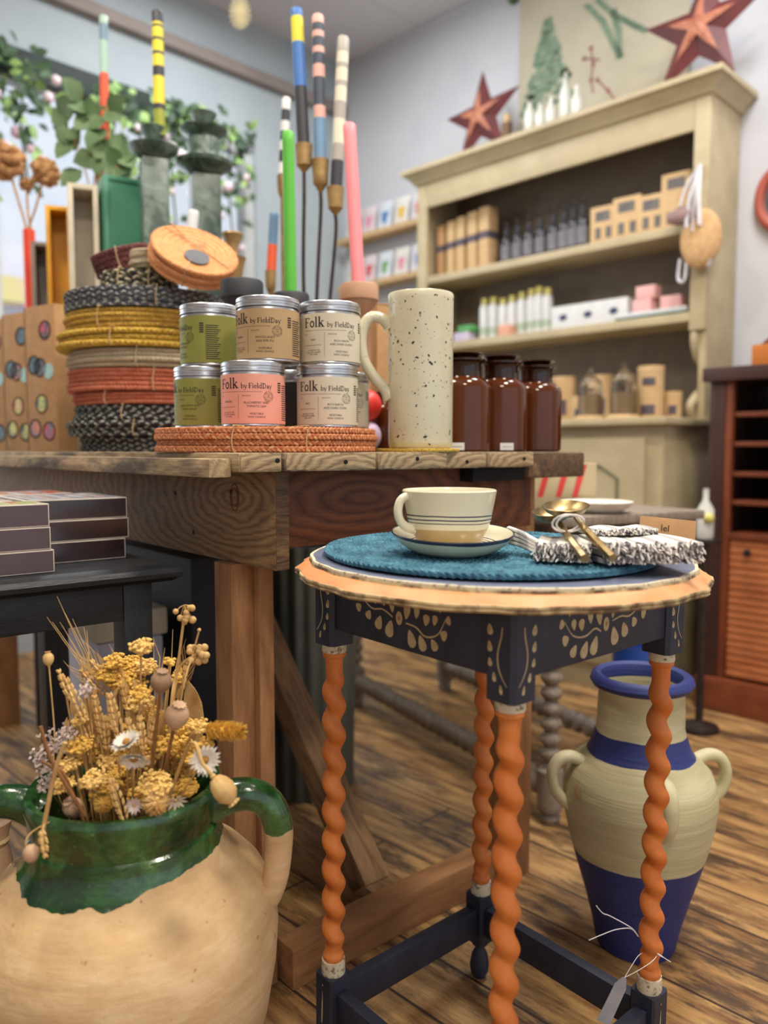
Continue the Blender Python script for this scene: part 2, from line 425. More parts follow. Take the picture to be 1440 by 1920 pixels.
for gi, (x0, x1) in enumerate(((.75, 1.55), (1.75, 2.6), (2.8, 3.85))):
    g = E('hanging_garland', ['leafy garland hanging across the window, end nearest the room corner', 'leafy garland with pink blossom over the middle of the window', 'leafy garland at the far left end of the window'][gi], 'garland', CORNER, R(-135), 'garlands over the window')
    a, bb, cc = MB(), MB(), MB()
    for i in range(300):
        x = rnd.uniform(x0, x1); z = 2.52-abs(rnd.gauss(0, (.26, .2, .3)[gi])); y = rnd.uniform(.04, .2)
        tgt = a if rnd.random() < .7 else bb
        leaf(tgt, (x, y, z), (rnd.uniform(-1, 1), rnd.uniform(-.3, .6), rnd.uniform(-1, .3)), (0, 1, .3), rnd.uniform(.04, .075), rnd.uniform(.028, .05))
    for i in range(26):
        cc.ball((rnd.uniform(x0, x1), rnd.uniform(.05, .22), 2.42-abs(rnd.gauss(0, .38))), rnd.uniform(.016, .03), 1)
    a.obj('leaves', m_leafd, g); bb.obj('pale_leaves', m_leafl, g); cc.obj('blossom', m_blos, g)
    t = MB()
    for k in range(5):
        x = x0+(x1-x0)*(k+.5)/5; t.tube([(x, .08, 2.5), (x+.03, .1, 2.2), (x, .09, 1.95)], .005, 5)
    t.obj('stem', m_leafd, g)

# ------------------------------------------------------------------ workbench
U = Vector((math.cos(R(40)), math.sin(R(40)), 0)); V_ = Vector((-math.sin(R(40)), math.cos(R(40)), 0))
C0 = Vector((-.159, 1.15, 0))
def BW(a, b, z=0): return C0+U*a+V_*b+Vector((0, 0, z))
def AB(p): d = Vector(p)-C0; return d.dot(U), d.dot(V_)
BT = .882
wb = E('workbench', 'rustic wooden workbench with thick plank top, loaded with mats, candle tins and a jug', 'workbench', C0, R(40))
joints = [-.076, -.005, .165, .315, .42, .545]
for i in range(5):
    bz = BT+(0, .0, .0005, 0, .0003)[i]
    board(wb, 'top_plank', joints[i], joints[i+1]-.0015, -.03-.004*((i*7) % 3), 1.9, BT-.027, bz, m_benchtop, 'Y', .003)
board(wb, 'top_plank', -.112, -.0775, -.012, 1.9, BT-.034, BT-.008, m_benchtop, 'Y', .003)
mb = MB(); mb.box(-.95, .95, -.087, .087, -.0245, .0245, .007); o = mb.obj('edge_board', m_oldend, wb, (.6345, .93, BT-.0245), (0, 0, PI/2)); o['label'] = 'dark scorched thick board at the right end of the top'
board(wb, 'apron', 0, .024, .0, 1.9, .708, BT-.0275, KNOT('knotty_pine', (84, 62, 42), (164, 130, 90), .118-.95, .812-.781), 'Y', .002)
mb = MB(); mb.box(.001, .023, -.0012, -.0002, .710, BT-.029); o = mb.obj('end_grain', m_oldend, wb); o['label'] = 'dark charred end grain'
board(wb, 'apron', .0245, .60, .018, .042, .738, BT-.0275, KNOT('dark_knotty_pine', (56, 26, 12), (118, 68, 36), -.13, .012, freq=120), 'X', .002)
board(wb, 'under_plank_void', .40, .54, -.015, .017, BT-.052, BT-.0275, m_void, 'X', .001)  # black block put in for the dark void under the planks
board(wb, 'leg', .0245, .052, .090, .160, 0.0, .738, m_bencharm, 'Z', .002)
board(wb, 'leg', -.016, .024, .105, .160, 0.0, .7075, m_bencharm, 'Z', .002)
board(wb, 'leg', .552, .645, .045, .105, 0.0, BT-.0495, m_bencharm, 'Z', .002)
board(wb, 'leg', .0245, .09, 1.7, 1.78, 0.0, .738, m_bencharm, 'Z', .002)
board(wb, 'leg', .58, .645, 1.7, 1.78, 0.0, .83, m_bencharm, 'Z', .002)
board(wb, 'floor_rail', .059, .551, .055, .105, .0, .07, m_bencharm, 'X', .003)
board(wb, 'floor_runner', .27, .345, .1055, 1.6, .0, .068, m_bench, 'Y', .003)
mb = MB(); mb.box(-.46, .46, -.03, .03, -.028, .028, .003)
o = mb.obj('brace', m_bench, wb, (.30, .46, .39), (0, 0, 0))
dv = Vector((0, .60, .65)).normalized(); o.rotation_euler = Matrix((dv, Vector((1, 0, 0)), dv.cross(Vector((1, 0, 0))))).transposed().to_euler()
mb = MB()
for (px, py) in ((372, 950), (402, 1022), (460, 935)):
    q = P(px, py, 1.2); a_, b_ = AB(q); b_ = {372: .33, 402: .262, 460: .13}[px]
    zz = {372: .81, 402: .745, 460: .82}[px]
    mb.lathe([(0, .0012), (.0035, .001), (.0042, 0), (.0042, -.001)], 10, Matrix.Translation((-.0, b_, zz)) @ Matrix.Rotation(-PI/2, 4, 'Y'))
mb.obj('nail_hole', m_void, wb)
# wood knot ring on the apron
mb = MB()
for rr in (.017, .0115):
    pts = [(-.0004, .118+rr*.8*math.cos(a*PI/12), .812+rr*1.25*math.sin(a*PI/12)) for a in range(24)]
    mb.tube(pts, .0009, 4, closed=True)
mb.obj('wood_knot', m_benchdark, wb)
# end grain of each plank: growth rings seen on the cut ends
m_endg = KNOT('pine_end_grain', (104, 84, 60), (190, 164, 124), .03, -.09, (0, 2), .6, 260, .85)
for i in range(5):
    x0, x1 = joints[i]+.0025, joints[i+1]-.004; yb = -.03-.004*((i*7) % 3)
    mb = MB(); mb.box(-(x1-x0)/2, (x1-x0)/2, -.0005, .0002, -.011, .011, .0002); o = mb.obj('end_grain', m_endg, wb, ((x0+x1)/2, yb-.0004, BT-.0135))
# nails in plank ends
mb = MB()
for a_, z_ in ((-.02, .871), (.10, .868), (.245, .872), (.36, .866), (.51, .87)):
    mb.lathe([(0, .001), (.0035, .001), (.0035, -.001)], 8, Matrix.Translation((a_, -.0392, z_)) @ Matrix.Rotation(PI/2, 4, 'X'))
mb.obj('nail', m_void, wb)

# ------------------------------------------------------------------ round painted table
TC = Vector((.1455, 1.05, 0)); TROT = R(-4)
rt = E('round_side_table', 'round side table painted navy and orange with barley twist legs and scalloped top', 'table', TC, TROT)
rt.rotation_euler = (R(.35), R(.5), TROT)
def scal(seedk, amp):
    rr = random.Random(seedk); ph = [rr.uniform(0, 6.28) for _ in range(6)]
    def f(a, z=0, r=0):
        return 1+amp*(.6*(1-2*abs(math.sin(9*a+ph[0]+.5*math.sin(3*a+ph[1]))))+.3*math.sin(25*a+ph[2])+.12*math.sin(41*a+ph[3]))
    return f
fo, fi = scal(3, .016), scal(9, .008)
mb = MB(); mb.lathe([(0, .746), (.15, .746), (.243, .746), (.245, .7465)], 200, rf=lambda a, z, r: fi(a) if r > .2 else 1)
mb.mi = 1; mb.lathe([(.245, .7465), (.247, .7472), (.249, .7465), (.2495, .744)], 200, rf=lambda a, z, r: fi(a))
mb.mi = 2; mb.lathe([(.2495, .744), (.2505, .7405)], 200, rf=lambda a, z, r: fi(a))
topo = mb.obj('table_top', [m_blue_top, m_ring, m_lip], rt)
mb = MB(); mb.lathe([(.2, .7405), (.2506, .7405), (.255, .7385), (.263, .7320), (.2645, .731)], 240, rf=lambda a, z, r: (fo(a) if r > .26 else fi(a) if r > .24 else 1))
mb.mi = 1
mb.lathe([(.2645, .731), (.2665, .7306), (.267, .7285), (.2655, .7265), (.2665, .7245), (.264, .7222), (.261, .722), (0, .722)], 240, rf=lambda a, z, r: fo(a)+(.0014*math.sin(61*a+z*300) if r > .25 else 0))
mb.obj('scalloped_rim', [m_rim, m_lip], rt)
LR = .219
lp = [(math.cos(a)*LR, math.sin(a)*LR) for a in (R(-90), 0, R(90), R(180))]
def sq(c, h, rot):
    return [(c[0]+h*1.414*math.cos(rot+PI/4+k*PI/2), c[1]+h*1.414*math.sin(rot+PI/4+k*PI/2)) for k in range(4)]
def chamf(c, h, ch, rot):
    pts = []
    for k in range(4):
        a = rot+k*PI/2; ux, uy = math.cos(a), math.sin(a); vx, vy = -uy, ux
        for s_ in (-1, 1):
            pts.append((c[0]+ux*h+vx*(h-ch)*s_, c[1]+uy*h+vy*(h-ch)*s_))
    return pts
def motif_block(mb, mi0):
    pass
def leafshape(mb, o, ex, ez, cx, cz, L, W, ang, n=12):
    """teardrop on a plane: o origin, ex/ez axes; (cx,cz) tip, growing in direction ang"""
    ca, sa = math.cos(ang), math.sin(ang); pts = []
    for i in range(n):
        t = 2*PI*i/n
        x = L*(.5-.5*math.cos(t)); w = W*.5*math.sin(t)*(.35+.65*(x/L))
        pts.append(o+ex*(cx+ca*x-sa*w)+ez*(cz+sa*x+ca*w))
    mb.poly(pts)
def strokeshape(mb, o, ex, ez, pts, w):
    pts = smoothpath([(p[0], p[1], 0) for p in pts], 5); n = len(pts); L = []
    for i, p in enumerate(pts):
        t = (pts[min(i+1, n-1)]-pts[max(i-1, 0)]).normalized(); nn = Vector((-t.y, t.x, 0))
        ww = w*(.5+.5*math.sin(PI*min(1, .15+i/n)))
        L.append((o+ex*(p.x+nn.x*ww/2)+ez*(p.y+nn.y*ww/2), o+ex*(p.x-nn.x*ww/2)+ez*(p.y-nn.y*ww/2)))
    for i in range(n-1): mb.quad(L[i][0], L[i][1], L[i+1][1], L[i+1][0])
BH = .0205
for li, c in enumerate(lp):
    leg = MB(); leg.prism(chamf(c, BH, .005, PI/4), .622, .7205); lo = leg.obj('leg', m_navy, rt)
    leg = MB(); leg.prism(chamf(c, .0185, .003, PI/4), .066, .148); leg.obj('lower_block', m_navy, lo)
    # barley twist
    tw = MB(); zs = []; z0, z1 = .168, .610; pitch = .0425
    nz = 150; seg = 26; rows = []
    for k in range(nz+1):
        z = z0+(z1-z0)*k/nz
        env = min(1, (z-z0-.012)/.022, (z1-.030-z)/.018); env = max(0, env)
        row = []
        for i in range(seg):
            a = 2*PI*i/seg
            ph = a+2*PI*z/pitch+li*.9
            bulge = (.5+.5*math.cos(ph))**.8
            r = .0118*(1-env)+env*(.0094+.0076*bulge)
            if z < z0+.010: r = .0155-.002*abs((z-z0)/.005-1)
            elif z > z1-.008: r = .0165-.0015*abs((z-z1+.004)/.004)
            elif z > z1-.014: r = .0125
            row.append(tw.bm.verts.new((c[0]+r*math.cos(a), c[1]+r*math.sin(a), z)))
        rows.append(row)
    for k in range(nz):
        for i in range(seg): tw._f([rows[k][i], rows[k][(i+1) % seg], rows[k+1][(i+1) % seg], rows[k+1][i]])
    tw._f(rows[0][::-1]); tw._f(rows[-1])
    tw.obj('barley_twist', m_orange, lo)
    rg = MB(); T = Matrix.Translation((c[0], c[1], 0))
    rg.lathe([(0, .148), (.0165, .148), (.017, .151), (.0165, .168), (0, .168)], 24, T)
    rg.obj('cream_ring', m_ring, lo); rg = MB()
    rg.lathe([(0, .610), (.0165, .610), (.017, .612), (.0165, .622), (0, .622)], 24, T)
    rg.obj('cream_ring', m_ring, lo)
    ft = MB(); ft.lathe([(0, 0), (.010, 0), (.015, .01), (.0165, .022), (.013, .04), (.008, .05), (.0075, .054), (.013, .058), (.015, .066)], 24, T)
    ft.obj('foot', m_navy, lo)
apr = []
for k in range(4):
    p, q = Vector((*lp[k], 0)), Vector((*lp[(k+1) % 4], 0)); d = (q-p).normalized(); n = Vector((d.y, -d.x, 0))
    ang = math.atan2(d.y, d.x); L = (q-p).length/2-BH+.0005; cen = (p+q)/2
    mb = MB(); mb.box(-L, L, -.010, .010, -.0375, .0375, .001)
    a_ = mb.obj('apron', m_navy, rt, cen+Vector((0, 0, .683))+n*.004, ang); apr.append((a_, cen, d, n, L))
    mb = MB(); mb.box(-L-.001, L+.001, -.009, .009, -.0235, .0235, .0015)
    s_ = mb.obj('stretcher', m_navy, rt, cen+Vector((0, 0, .105)), ang)
# painted motif on aprons (front right = k 0 : F->R ; left = k 3 : L->F)
for k in (0, 3):
    a_, cen, d, n, L = apr[k]
    o0 = Vector((0 if k == 0 else -.008, -.0104, .000)); ex = Vector((1, 0, 0)); ez = Vector((0, 0, 1)); mb = MB()
    sc1 = .105 if k == 0 else .1
    st = [[(-.10, -.08), (-.22, .02), (-.40, -.10), (-.62, -.02), (-.78, .32)], [(.12, .10), (.30, .16), (.46, .12), (.66, .28), (.76, .55)]] if k == 0 else \
         [[(-.12, .05), (-.30, .18), (-.50, .14), (-.68, .34), (-.74, .52)], [(.12, -.02), (.30, -.06), (.46, -.22), (.66, -.10), (.78, .28)]]
    for s_ in st: strokeshape(mb, o0, ex, ez, [(x*sc1, z*sc1*.5-.003) for x, z in s_], .0024)
    LV = [(-.12, .08, .3, .13, 100), (-.30, .15, .26, .11, 95), (-.46, .05, .22, .12, 98), (-.60, .1, .2, .10, 100), (-.70, .4, .2, .1, 75), (-.78, .25, .14, .12, 165),
          (-.18, -.12, .36, .16, -110), (-.36, -.18, .32, .15, -115), (-.56, -.2, .24, .13, -125), (-.7, -.02, .18, .14, -160),
          (.12, .16, .34, .13, 82), (.28, .26, .26, .12, 85), (.44, .26, .22, .11, 82), (.56, .3, .2, .1, 80), (.78, .42, .16, .11, 30),
          (.14, -.02, .36, .17, -75), (.34, .02, .30, .15, -70), (.54, .08, .2, .13, -60), (.72, .16, .18, .13, -35)]
    for (x, z, l, w, an) in LV:
        dz = 0
        if k == 3: x = -x; an = 180-an
        leafshape(mb, o0, ex, ez, x*sc1, z*sc1*.55+dz-.004, l*sc1*.62, w*sc1*1.25, R(an))
    pts = [o0+ex*(.0058*math.cos(t*PI/8))+ez*(.0085*math.sin(t*PI/8)) for t in range(16)]; mb.poly(pts)
    mb.mi = 1; mb.poly([o0+Vector((0, -.0002, 0))+ex*(.0022*math.cos(t*PI/4))+ez*(.003*math.sin(t*PI/4)) for t in range(8)])
    mb.obj('painted_leaf_motif', [m_motif, m_motifc], a_, smooth=False)
# motif on leg blocks: the faces turned outward
for li in (0, 1, 3):
    c = Vector((*lp[li], 0)); mb = MB()
    for side in (-1, 1):
        fa = R({0: -90, 1: 0, 3: 180}[li])+side*PI/4
        n = Vector((math.cos(fa), math.sin(fa), 0)); ex = Vector((-n.y, n.x, 0))*side   # away from the arris
        if (li == 1 and side == 1) or (li == 3 and side == -1): continue
        o0 = c+n*(BH+.0004); ez = Vector((0, 0, 1))
        o0 = o0
        strokeshape(mb, o0, ex, ez, [(-.0045, .703), (-.0035, .693), (.001, .675), (.000, .66), (-.006, .648), (-.012, .641)], .0018)
        for (x, z, l, w) in ((.0145, .700, .012, .011), (.0145, .682, .012, .0095), (.0135, .665, .0095, .0085), (.0075, .650, .0105, .0075), (-.002, .638, .0105, .006)):
            leafshape(mb, o0, ex, ez, x-.001, z+l*.5-.002, l, w, R(-100))
            mb.mi = 1; leafshape(mb, o0+n*.0002, ex, ez, x-.0015, z+.001, l*.35, w*.3, R(-95)); mb.mi = 0
    mb.obj('painted_leaf_motif', [m_motif, m_motifc], rt, smooth=False)
# painted drops on lower blocks
mb = MB()
for li in (1, 3):
    c = Vector((*lp[li], 0)); fa = R(-45) if li == 1 else R(-135)
    n = Vector((math.cos(fa), math.sin(fa), 0)); ex = Vector((-n.y, n.x, 0)); o0 = c+n*(.0185+.0004)
    leafshape(mb, o0, ex, Vector((0, 0, 1)), .0, .128, .05, .0045, R(-92)); leafshape(mb, o0, ex, Vector((0, 0, 1)), .0, .138, .004, .003, R(-92))
mb.obj('painted_drop', m_motif, rt, smooth=False)

# ------------------------------------------------------------------ braided mats
m_fab = {}
def rope(name, c1, c2, lo=.4, hi=.6):
    m, nt, b = newmat(name); v = coords(nt)
    nf = noise(nt, v, 260, 3, .7)
    c = ramp(nt, noise(nt, v, 55, 6, .7), [(lo, c1), (hi, c2)])
    c = mixc(nt, .25, c, ramp(nt, nf, [(.3, tuple(int(x*.6) for x in c1)), (.7, c2)]))
    nt.links.new(c, b.inputs['Base Color']); b.inputs['Roughness'].default_value = .95
    bumpn(nt, b, nf, .6, .0015); return m
r_or = rope('jute_orange', (184, 98, 62), (208, 138, 94)); r_or2 = rope('jute_orange_pale', (222, 174, 118), (206, 130, 86))
r_teal = rope('jute_teal', (36, 78, 100), (92, 148, 168), .38, .66)
r_yel = rope('jute_yellow', (190, 148, 46), (214, 186, 80)); r_yel2 = rope('jute_mustard', (176, 134, 58), (200, 160, 76))
r_cream = rope('jute_cream', (206, 194, 166), (186, 170, 142)); r_sal = rope('jute_salmon', (184, 92, 72), (206, 126, 102))
r_blk = rope('jute_black', (40, 40, 44), (60, 58, 58)); r_lgt = rope('jute_ash', (176, 174, 164), (140, 140, 134)); r_gry = rope('jute_slate', (62, 68, 76), (96, 100, 106))
r_olv = rope('jute_olive', (74, 76, 56), (112, 112, 84)); r_mar = rope('jute_maroon', (96, 52, 52), (128, 76, 74))
r_apr = rope('jute_apricot', (214, 144, 92), (226, 164, 112))
def braid_ring(mb, Rr, z, t, mats, per=None, steps=7, sec=5, wob=0, seed=0, amp=1.0):
    per = per or 2.3*t; n = max(8, round(2*PI*Rr/per)); N = n*steps; rr = random.Random(seed)
    p1, p2 = rr.uniform(0, 6.28), rr.uniform(0, 6.28)
    for k in range(3):
        mb.mi = k % mats; pts = []
        for i in range(N):
            a = 2*PI*i/N; th = 2*PI*i/steps+2*PI*k/3
            zz = z+t*.27*amp*math.sin(th)+wob*math.sin(a*2+p1); ra = Rr+t*.16*math.sin(2*th)+wob*1.5*math.sin(a*3+p2)
            pts.append((ra*math.cos(a), ra*math.sin(a), zz))
        mb.tube(pts, t*(.27+.12*(1-amp)), sec, closed=True)
def mat_disc(mb, Rr, z, t, mi=0):
    mb.mi = mi; prof = [(0, z-t*.45), (Rr-t*.4, z-t*.45), (Rr-t*.15, z), (Rr-t*.4, z+t*.45)]
    r = Rr-t*1.2
    while r > t: prof += [(r+t*.3, z+t*.47), (r, z+t*.25)]; r -= t*1.6
    prof.append((0, z+t*.4))
    mb.lathe(prof, 40)
def mat_set(name, label, cat, loc, Rr, t, n, mats, group=None, rot=None, hi=False, partname='placemat', wob=.001, twines=((-75, 1),), seed=1, amp=1.0):
    e = E(name, label, cat, loc, 0, group, rot); rr = random.Random(seed)
    for k in range(n):
        mb = MB(); r2 = Rr*(1+rr.uniform(-.012, .012)); dx, dy = rr.uniform(-1, 1)*.003, rr.uniform(-1, 1)*.003
        mat_disc(mb, r2, 0, t); braid_ring(mb, r2-t*.3, 0, t*1.02, len(mats), steps=8 if hi else 6, sec=6 if hi else 4, wob=wob*.3, seed=seed*10+k, per=t*(2.3 if hi else 2.6), amp=amp)
        mb.obj(partname, mats, e, (dx, dy, t*(.5+k)), rr.uniform(0, 6))
    for (an, w) in twines:
        a = R(an); c_, s_ = math.cos(a), math.sin(a); mb = MB(); rO = Rr+t*.45+.002; h = n*t
        pts = [(rO*.3*c_, rO*.3*s_, h+.001), ((rO-.006)*c_, (rO-.006)*s_, h+.0015), (rO*c_, rO*s_, h-.003), ((rO+.001)*c_+.003*s_, (rO+.001)*s_, h*.5), (rO*c_-.002, rO*s_, .003), ((rO-.006)*c_, (rO-.006)*s_, -.0004)]
        mb.tube(smoothpath(pts, 4), .0011*w, 5); mb.obj('twine', m_twine, e)
    return e
# four orange placemats under the tins
oc = XY(504, 1.345, BT+.001); OT = .0094
mat_set('placemat_set', 'tied set of four orange braided jute placemats under the candle tins', 'placemats', oc, .184, OT, 4, [r_or, r_or2, r_or], hi=True, twines=((-97, .8), (-64, .7)), seed=4)
OZ = BT+.001+4*OT+.0012
# loose frayed fibres on that set are part of the braid; the big stack behind
sc0 = XY(281, 1.86, 1.05)
sets = [(.034, 3, [r_blk, r_blk, r_lgt], .158, .004, 'lowest black and cream braided placemat set of the tall stack'),
        (.034, 3, [r_blk, r_lgt, r_blk], .176, -.008, 'black and cream braided placemat set, second from bottom of the tall stack'),
        (.034, 3, [r_blk, r_lgt, r_blk], .168, .004, 'black and cream braided placemat set directly under the salmon pink ones'),
        (.028, 3, [r_sal, r_sal, r_or], .170, .003, 'thinner salmon pink placemat set resting on the black ones'),
        (.050, 5, [r_sal, r_or, r_sal], .177, -.003, 'thicker salmon pink placemat set under the cream ones'),
        (.042, 4, [r_cream, r_cream, r_cream], .180, .002, 'cream braided placemat set in the middle of the tall stack'),
        (.040, 3, [r_yel, r_yel2, r_yel], .192, -.006, 'lower yellow placemat set, slumped wide over the cream ones'),
        (.043, 4, [r_yel2, r_yel, r_yel2], .184, .002, 'upper mustard yellow placemat set of the tall stack'),
        (.044, 4, [r_gry, r_lgt, r_gry], .187, .006, 'grey and white braided placemat set on top of the tall stack')]
z = BT+.001
for i, (h, n, mats, rr_, dx, lab) in enumerate(sets):
    mat_set('placemat_set', lab, 'placemats', (sc0.x+dx, sc0.y, z), rr_, (h-.002)/n, n, mats, 'placemat sets in the tall stack', wob=.0025, amp=(.55 if 3 <= i <= 7 else 1.0), seed=20+i, twines=((-70-12*(i % 4), 1.1),) if i not in (0,) else ())
    z += h
TOPZ = z+.001
c = XY(262, 1.80, TOPZ); mat_set('coaster_set', 'olive and black braided coaster set on top of the tall mat stack', 'coasters', c, .083, .0135, 3, [r_olv, r_cream, r_blk], rot=(0, 0, 0), partname='coaster', seed=41, twines=((-60, 1.2), (-100, 1.2)))
c = XY(180, 1.93, TOPZ); mat_set('coaster_set', 'flat orange coaster set peeping out at the left of the tall mat stack', 'coasters', c, .05, .006, 2, [r_sal, r_or, r_sal], partname='coaster', seed=42, twines=())
c = XY(236, 1.86, TOPZ+.062); mat_set('coaster_set', 'maroon braided coaster set tilted on top of the mat stack', 'coasters', c, .066, .0125, 4, [r_mar, r_mar, r_mar], rot=(R(10), R(-16), 0), partname='coaster', seed=43, twines=((-80, 1.2),))
c = XY(276, 1.76, TOPZ+.047); mat_set('coaster_set', 'small cream coaster set propped between the maroon and orange ones', 'coasters', c, .034, .008, 5, [r_cream, r_cream, r_cream], rot=(R(4), R(-4), 0), partname='coaster', seed=44, twines=())
oc2 = XY(359, 1.74, TOPZ+.050)
oset = mat_set('coaster_set', 'orange coaster set leaning to the right with a dark round tag', 'coasters', oc2, .092, .0085, 5, [r_apr, r_or2, r_apr], rot=(R(36), R(27), 0), partname='coaster', seed=45, twines=((-75, 1), (150, 1)))
mb = MB(); mb.lathe([(0, 0), (.026, 0), (.026, .0015), (0, .0015)], 30); mb.obj('swing_tag', M('slate_tag', (92, 92, 98), None, 20, .6), oset, (.02, -.035, .045), (R(2), 0, 0))
mb = MB(); mb.tube(smoothpath([(-.083, .02, .0450), (-.03, .012, .0455), (.0, .006, .046), (.04, .0, .0435), (.085, -.012, .0425)], 4), .0014, 5); mb.tube(smoothpath([(.0, .006, .046), (-.01, .02, .05), (.012, .022, .047), (.0, .006, .046), (.02, -.02, .0455)], 4), .0013, 5); mb.obj('bow', m_twine, oset)
# yellow mat under jug
c = XY(784, 1.372, BT+.001); JUG = Vector((c.x+.004, c.y+.004, BT+.001+.0062))
mat_set('trivet', 'yellow braided jute trivet under the speckled jug', 'trivet', c, .072, .0055, 1, [r_yel, r_yel, r_yel2], hi=True, partname='coil', twines=(), seed=50)

# teal placemat: full spiral braid on the round table
TT = .7475
def table_pt(p, z=TT): return Vector((p.x, p.y, z))
tm = TC+Vector((-.006, -.004, 0)); mb = MB(); w = .0118; Rm = .219
pts3 = [[], [], []]; r = Rm; a = 0; th = 0
while r > .012:
    for k in range(3):
        ph = th+2*PI*k/3
        ra = r+w*.28*math.sin(ph); zz = .0052+.0017*math.sin(2*ph)
        pts3[k].append((ra*math.cos(a), ra*math.sin(a), zz))
    da = .0044/r; a += da; r -= w*da/(2*PI); th += 2*PI*.0044/.027
for k in range(3): mb.mi = 0; mb.tube(pts3[k], .0034, 5)
mb.lathe([(0, .002), (Rm-.004, .002), (Rm-.004, .0045), (0, .0045)], 60)
o = mb.obj('round_placemat', [r_teal], None, (tm.x, tm.y, TT), (R(.35), R(.5), 0)); tag(o, 'teal blue braided round placemat spread on the painted side table', 'placemat')
# ------------------------------------------------------------------ cup, saucer
MT = TT+.0105
def striped(name, bands, base, zr=True, rough=.2):
    """bands: list of (radius or z from, to, colour) on a glazed pot; procedural rings"""
    m, nt, b = newmat(name); t = nt.nodes.new('ShaderNodeTexCoord'); sp = nt.nodes.new('ShaderNodeSeparateXYZ')
    nt.links.new(t.outputs['Object'], sp.inputs[0])
    wob = noise(nt, t.outputs['Object'], 9, 2)
    if zr: src = sp.outputs[2]
    else:
        l = nt.nodes.new('ShaderNodeVectorMath'); l.operation = 'MULTIPLY'; l.inputs[1].default_value = (1, 1, 0); nt.links.new(t.outputs['Object'], l.inputs[0])
        l2 = nt.nodes.new('ShaderNodeVectorMath'); l2.operation = 'LENGTH'; nt.links.new(l.outputs[0], l2.inputs[0]); src = l2.outputs['Value']
    a = nt.nodes.new('ShaderNodeMath'); a.operation = 'MULTIPLY_ADD'; a.inputs[1].default_value = .0055; nt.links.new(wob, a.inputs[0]); nt.links.new(src, a.inputs[2])
    s2 = nt.nodes.new('ShaderNodeMath'); s2.operation = 'MULTIPLY'; s2.inputs[1].default_value = 10; nt.links.new(a.outputs[0], s2.inputs[0])
    stops = [(0, base)]
    for (z0, z1, c) in bands: stops += [(max(0, (z0+.00275)*10), c), ((z1+.00275)*10, base)]
    if bands[0][0] < 0: stops = stops[1:]
    col = ramp(nt, s2.outputs[0], stops, 'CONSTANT')
    nt.links.new(col, b.inputs['Base Color']); b.inputs['Roughness'].default_value = rough; b.inputs['Coat Weight'].default_value = .3
    bumpn(nt, b, noise(nt, t.outputs['Object'], 30, 3), .1, .002)
    return m
NL = (40, 42, 66); CG = (224, 218, 190)
m_cup = striped('cup_glaze', [(-1, .0205, (184, 156, 108)), (.0275, .0287, NL), (.0315, .0328, NL), (.0362, .0377, NL)], CG)
m_sauc = striped('saucer_glaze', [(.044, .0455, NL), (.0495, .051, NL), (.055, .0562, NL), (.0735, .0775, NL)], CG, zr=False)
sc_ = XY(848, .975, MT)
mb = MB(); mb.lathe([(0, .000), (.045, .000), (.054, .003), (.067, .012), (.0745, .021), (.0762, .0235), (.0755, .0248), (.073, .0240), (.066, .016), (.055, .0095), (.04, .007), (0, .0065)], 72)
o = mb.obj('saucer', m_sauc, None, sc_+Vector((0, 0, .003)), (R(4.5), R(.6), 0)); tag(o, 'cream saucer with navy painted rim and rings under the cup', 'saucer')
cz = sc_+Vector((-.004, .002, .0113))
cup = E('cup', 'cream glazed cup with three navy lines and bare clay base', 'cup', cz, R(14))
def wobble(a, z, r): return 1+.012*math.sin(3*a+1)+.006*math.sin(7*a)
mb = MB(); mb.lathe([(0, .002), (.033, 0), (.0385, .001), (.040, .004), (.0425, .010), (.0478, .020), (.0515, .031), (.0545, .048), (.0572, .062), (.058, .0665), (.0568, .0682), (.0552, .066), (.052, .048), (.049, .031), (.044, .017), (.034, .008), (0, .006)], 64, rf=wobble)
mb.obj('bowl', m_cup, cup, (0, 0, 0), (0, 0, R(60)))
mb = MB(); mb.tube(smoothpath([(-.050, 0, .058), (-.058, 0, .060), (-.066, 0, .055), (-.069, 0, .043), (-.066, 0, .031), (-.058, 0, .0235), (-.046, 0, .019)], 5), .0046, 12, flat=1.2)
mb.obj('handle', m_cream_glaze, cup, (0, 0, 0), (0, 0, R(8)))

